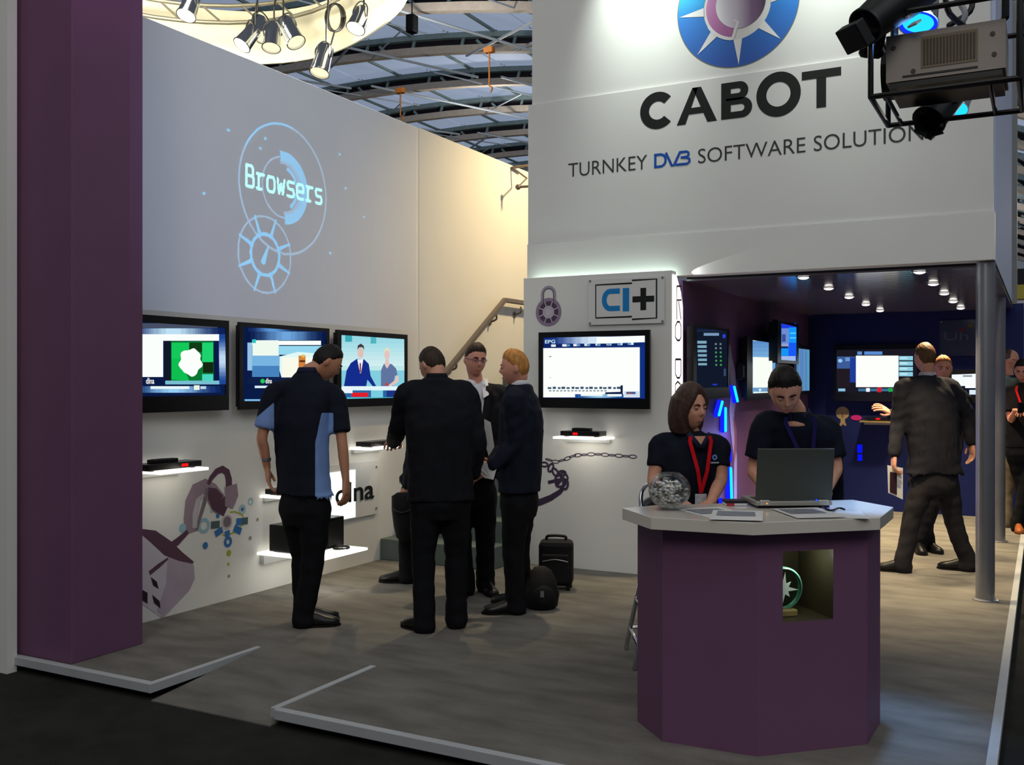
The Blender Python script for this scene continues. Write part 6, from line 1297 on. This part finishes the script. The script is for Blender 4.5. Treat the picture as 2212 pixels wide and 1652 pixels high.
# --- seated hostess
s6 = dict(pelvis=(1488, 1118, .05), chest=(1488, 1010, .03), neck=(1494, 934, .0), head=(1491, 880, -.04), hyaw=146, hpitch=8, hroll=3, tyaw=166, skin='fair', hair='bob', haircol='chestnut', hairrgb=(70, 50, 42), fem=True, shoulder=.165, hs=.95, vox=.006,
    feet=[(1520, 1290, -.22, 165, .30), (1465, 1290, -.22, 190, .30)], kneeL=(1525, 1135, -.36), kneeR=(1470, 1135, -.36), trousers=('dark_trousers', (26, 26, 30)), shoes=SHOE, top=('polo', ('navy_polo_shirt', (24, 28, 40))), hem=.80, sleeve=.62,
    arms={'L': ((1558, 1035, -.05), (1535, 1085, -.28), (-.6, -.6, -.2), (0, 0, 1), .4), 'R': ((1412, 1040, -.05), (1440, 1080, -.28), (.6, -.7, 0), (0, 0, 1), .4)}, shL=(1556, 962, 0), shR=(1424, 958, 0))
r, P = person('woman with brown bob and red lanyard seated behind the counter left of the laptop', 1490, 5.28, s6)
lanyard(P, (205, 24, 36), .060, -.62); chestlogo(P, -.082, .28)
m = MB()
for s in (-1, 1): ribbon(m, [chestpt(P, s*.062, 1.0, .004), chestpt(P, s*.04, .86, .008), chestpt(P, s*.006, .62, .010)], .026, P['fwd'], .005)
obj('collar', m, CL('collar_navy', (40, 44, 66)), r, smooth=True, world=False)
m = MB(); a = [chestpt(P, -.034, .93, .004), chestpt(P, .034, .93, .004), chestpt(P, 0, .60, .006)]; m.add(a, [(0, 1, 2)]); obj('neck_opening', m, skin('fair'), r, world=False)
# --- young man bowed over the laptop
s7 = dict(pelvis=(1752, 1108, .34), chest=(1738, 985, .16), neck=(1722, 892, .02), head=(1696, 842, -.08), hyaw=-172, hpitch=38, hroll=6, tyaw=-168, skin='fair', hair='thick', haircol='black', hairrgb=(30, 25, 24), vox=.006, hs=1.0,
    feet=[(1770, 1420, .3, 180), (1735, 1420, .38, -165)], trousers=('dark_trousers', (26, 26, 30)), shoes=SHOE, top=('polo', ('navy_polo_shirt', (24, 28, 40))), hem=.78, sleeve=.75, shoulder=.20,
    arms={'L': ((1806, 1010, .05), (1782, 1066, -.22), (-.75, -.5, -.1), (0, .0, 1), .5), 'R': ((1628, 1015, .08), (1660, 1068, -.15), (.8, -.4, -.1), (0, 0, 1), .5)}, shL=(1788, 925, .08), shR=(1652, 915, .06), collar=(('collar_navy', (40, 44, 66)), .45))
r, P = person('dark haired young man in navy polo bowed over the laptop behind the counter', 1715, 5.0, s7)
lanyard(P, (38, 34, 90), .07, -.45, badge=False); chestlogo(P, -.10, .1)
# --- tall man in grey suit seen from behind
GR = ('grey_suit', (37, 37, 43)); GRT = ('grey_trousers', (40, 38, 41))
s8 = dict(pelvis=(2020, 1035, .0), chest=(2012, 905, .0), neck=(2003, 812, .01), head=(1998, 772, .03), hyaw=-12, hpitch=4, tyaw=-6, skin='fair', hair='short', haircol='light_brown', hairrgb=(92, 64, 38),
    feet=[(1942, 1228, .0, -62), (2080, 1226, .06, -58)], trousers=GRT, shoes=('dark_brown', (15, 12, 11)), top=('jacket', GR), hem=.80, hemw=.225, shoulder=.205, wide=1.05,
    arms={'L': ((1940, 915, .02), (1932, 982, -.05), (-.1, -.1, -1), (-1, 0, 0), .7), 'R': ((2096, 925, .02), (2097, 942, -.02), (.1, 0, -1), (1, 0, 0), .4)}, collar=(('pale_collar', (190, 184, 200)), .4))
s8['arms']['R'] = ((2092, 900, .02), (2100, 955, -.02), (.05, 0, -1), (1, 0, 0), .4)
r, P = person('tall man in grey suit seen from behind with legs apart on the warm lit carpet', 2010, 7.98, s8)
q = P['q']; held('brochure', 'white brochure with dark cover hanging from the left hand of the man in grey', 'brochure', P, [q(1917, 1004, -.06), q(1950, 1010, -.03), q(1950, 1078, -.03), q(1919, 1064, -.06)], .006, [PAPER, mat('brochure_dark', (52, 34, 46), .4)], [q(1922, 1018, -.062), q(1937, 1021, -.05), q(1937, 1068, -.05), q(1922, 1062, -.062)])
# --- fair haired man half hidden behind him
s9 = dict(pelvis=(2008, 1035, 0), chest=(2022, 915, .0), neck=(2034, 838, .0), head=(2037, 796, -.02), hyaw=196, hpitch=6, tyaw=196, skin='pink', hair='short', haircol='sandy', hairrgb=(160, 104, 58),
    feet=[(1985, 1190, .0, 190), (2008, 1186, .06, 170)], trousers=BLK2, shoes=SHOE, top=('jacket', BLK2), hem=.80,
    arms={'R': ((1958, 925, -.02), (1924, 892, -.16), (-.75, -.2, .45), (.4, -.6, .7), .45, .18), 'L': ((2070, 930, -.02), (2062, 1000, -.1), (0, -.2, -1), (1, 0, 0), .5)})
r, P = person('fair haired man mostly hidden behind the grey suit, hand raised in gesture', 2005, 8.9, s9)
shirtfront(P, (200, 200, 206)); lapels(P, BLK2)
# --- two people beyond the far column at the right edge
s10 = dict(pelvis=(2178, 955, .0), chest=(2180, 880, 0), neck=(2180, 812, 0), head=(2181, 778, 0), hyaw=95, hpitch=10, tyaw=85, skin='pink', hair='bald', haircol='grey', hairrgb=(90, 70, 60), glasses=True,
    feet=[(2180, 1140, -.05, 95), (2172, 1152, .05, 95)], trousers=('beige_trousers', (120, 108, 90)), shoes=('white', (190, 190, 196)), top=('polo', ('teal_shirt', (30, 44, 54))), hem=.86,
    arms={'L': ((2182, 925, .17), (2205, 890, .12), (1, 0, 0), (0, 0, 1), .4), 'R': ((2172, 930, -.16), (2190, 945, -.2), (1, 0, 0), (0, 0, 1), .4)})
r, P = person('bald man with glasses in teal shirt and beige trousers beyond the far column', 2180, 10.5, s10)
s11 = dict(pelvis=(2214, 970, .0), chest=(2216, 895, 0), neck=(2214, 828, 0), head=(2209, 800, -.02), hyaw=215, hpitch=22, tyaw=205, skin='pink', hair='short', haircol='black', hairrgb=(26, 22, 20),
    feet=[(2200, 1118, .0, 200), (2228, 1122, .05, 170)], trousers=('black_trousers', (22, 23, 26)), shoes=('tan', (150, 84, 40)), top=('polo', ('black_polo', (24, 22, 26))), hem=.86,
    arms={'R': ((2184, 905, -.02), (2194, 886, -.2), (.7, -.3, 0), (0, 0, 1), .5), 'L': ((2250, 910, -.02), (2226, 886, -.2), (-.7, -.3, 0), (0, 0, 1), .5)})
r, P = person('dark haired person in black with red lanyard looking at a phone', 2210, 10.1, s11)
lanyard(P, (200, 30, 34), .085, -.2, badge=False)
q = P['q']; R_ = basis(r); c = R_ @ q(2206, 880, -.27); t = thing('phone', 'black phone held by the dark haired person at the right edge', 'phone', c, YAW)
obj('case', MB().box(-.035, .035, -.006, .006, -.055, .055), BLACKP, t, world=False, bevel=.005); obj('screen', MB().box(-.031, .031, .006, .0068, -.05, .05), em((120, 140, 170), .5), t, world=False)
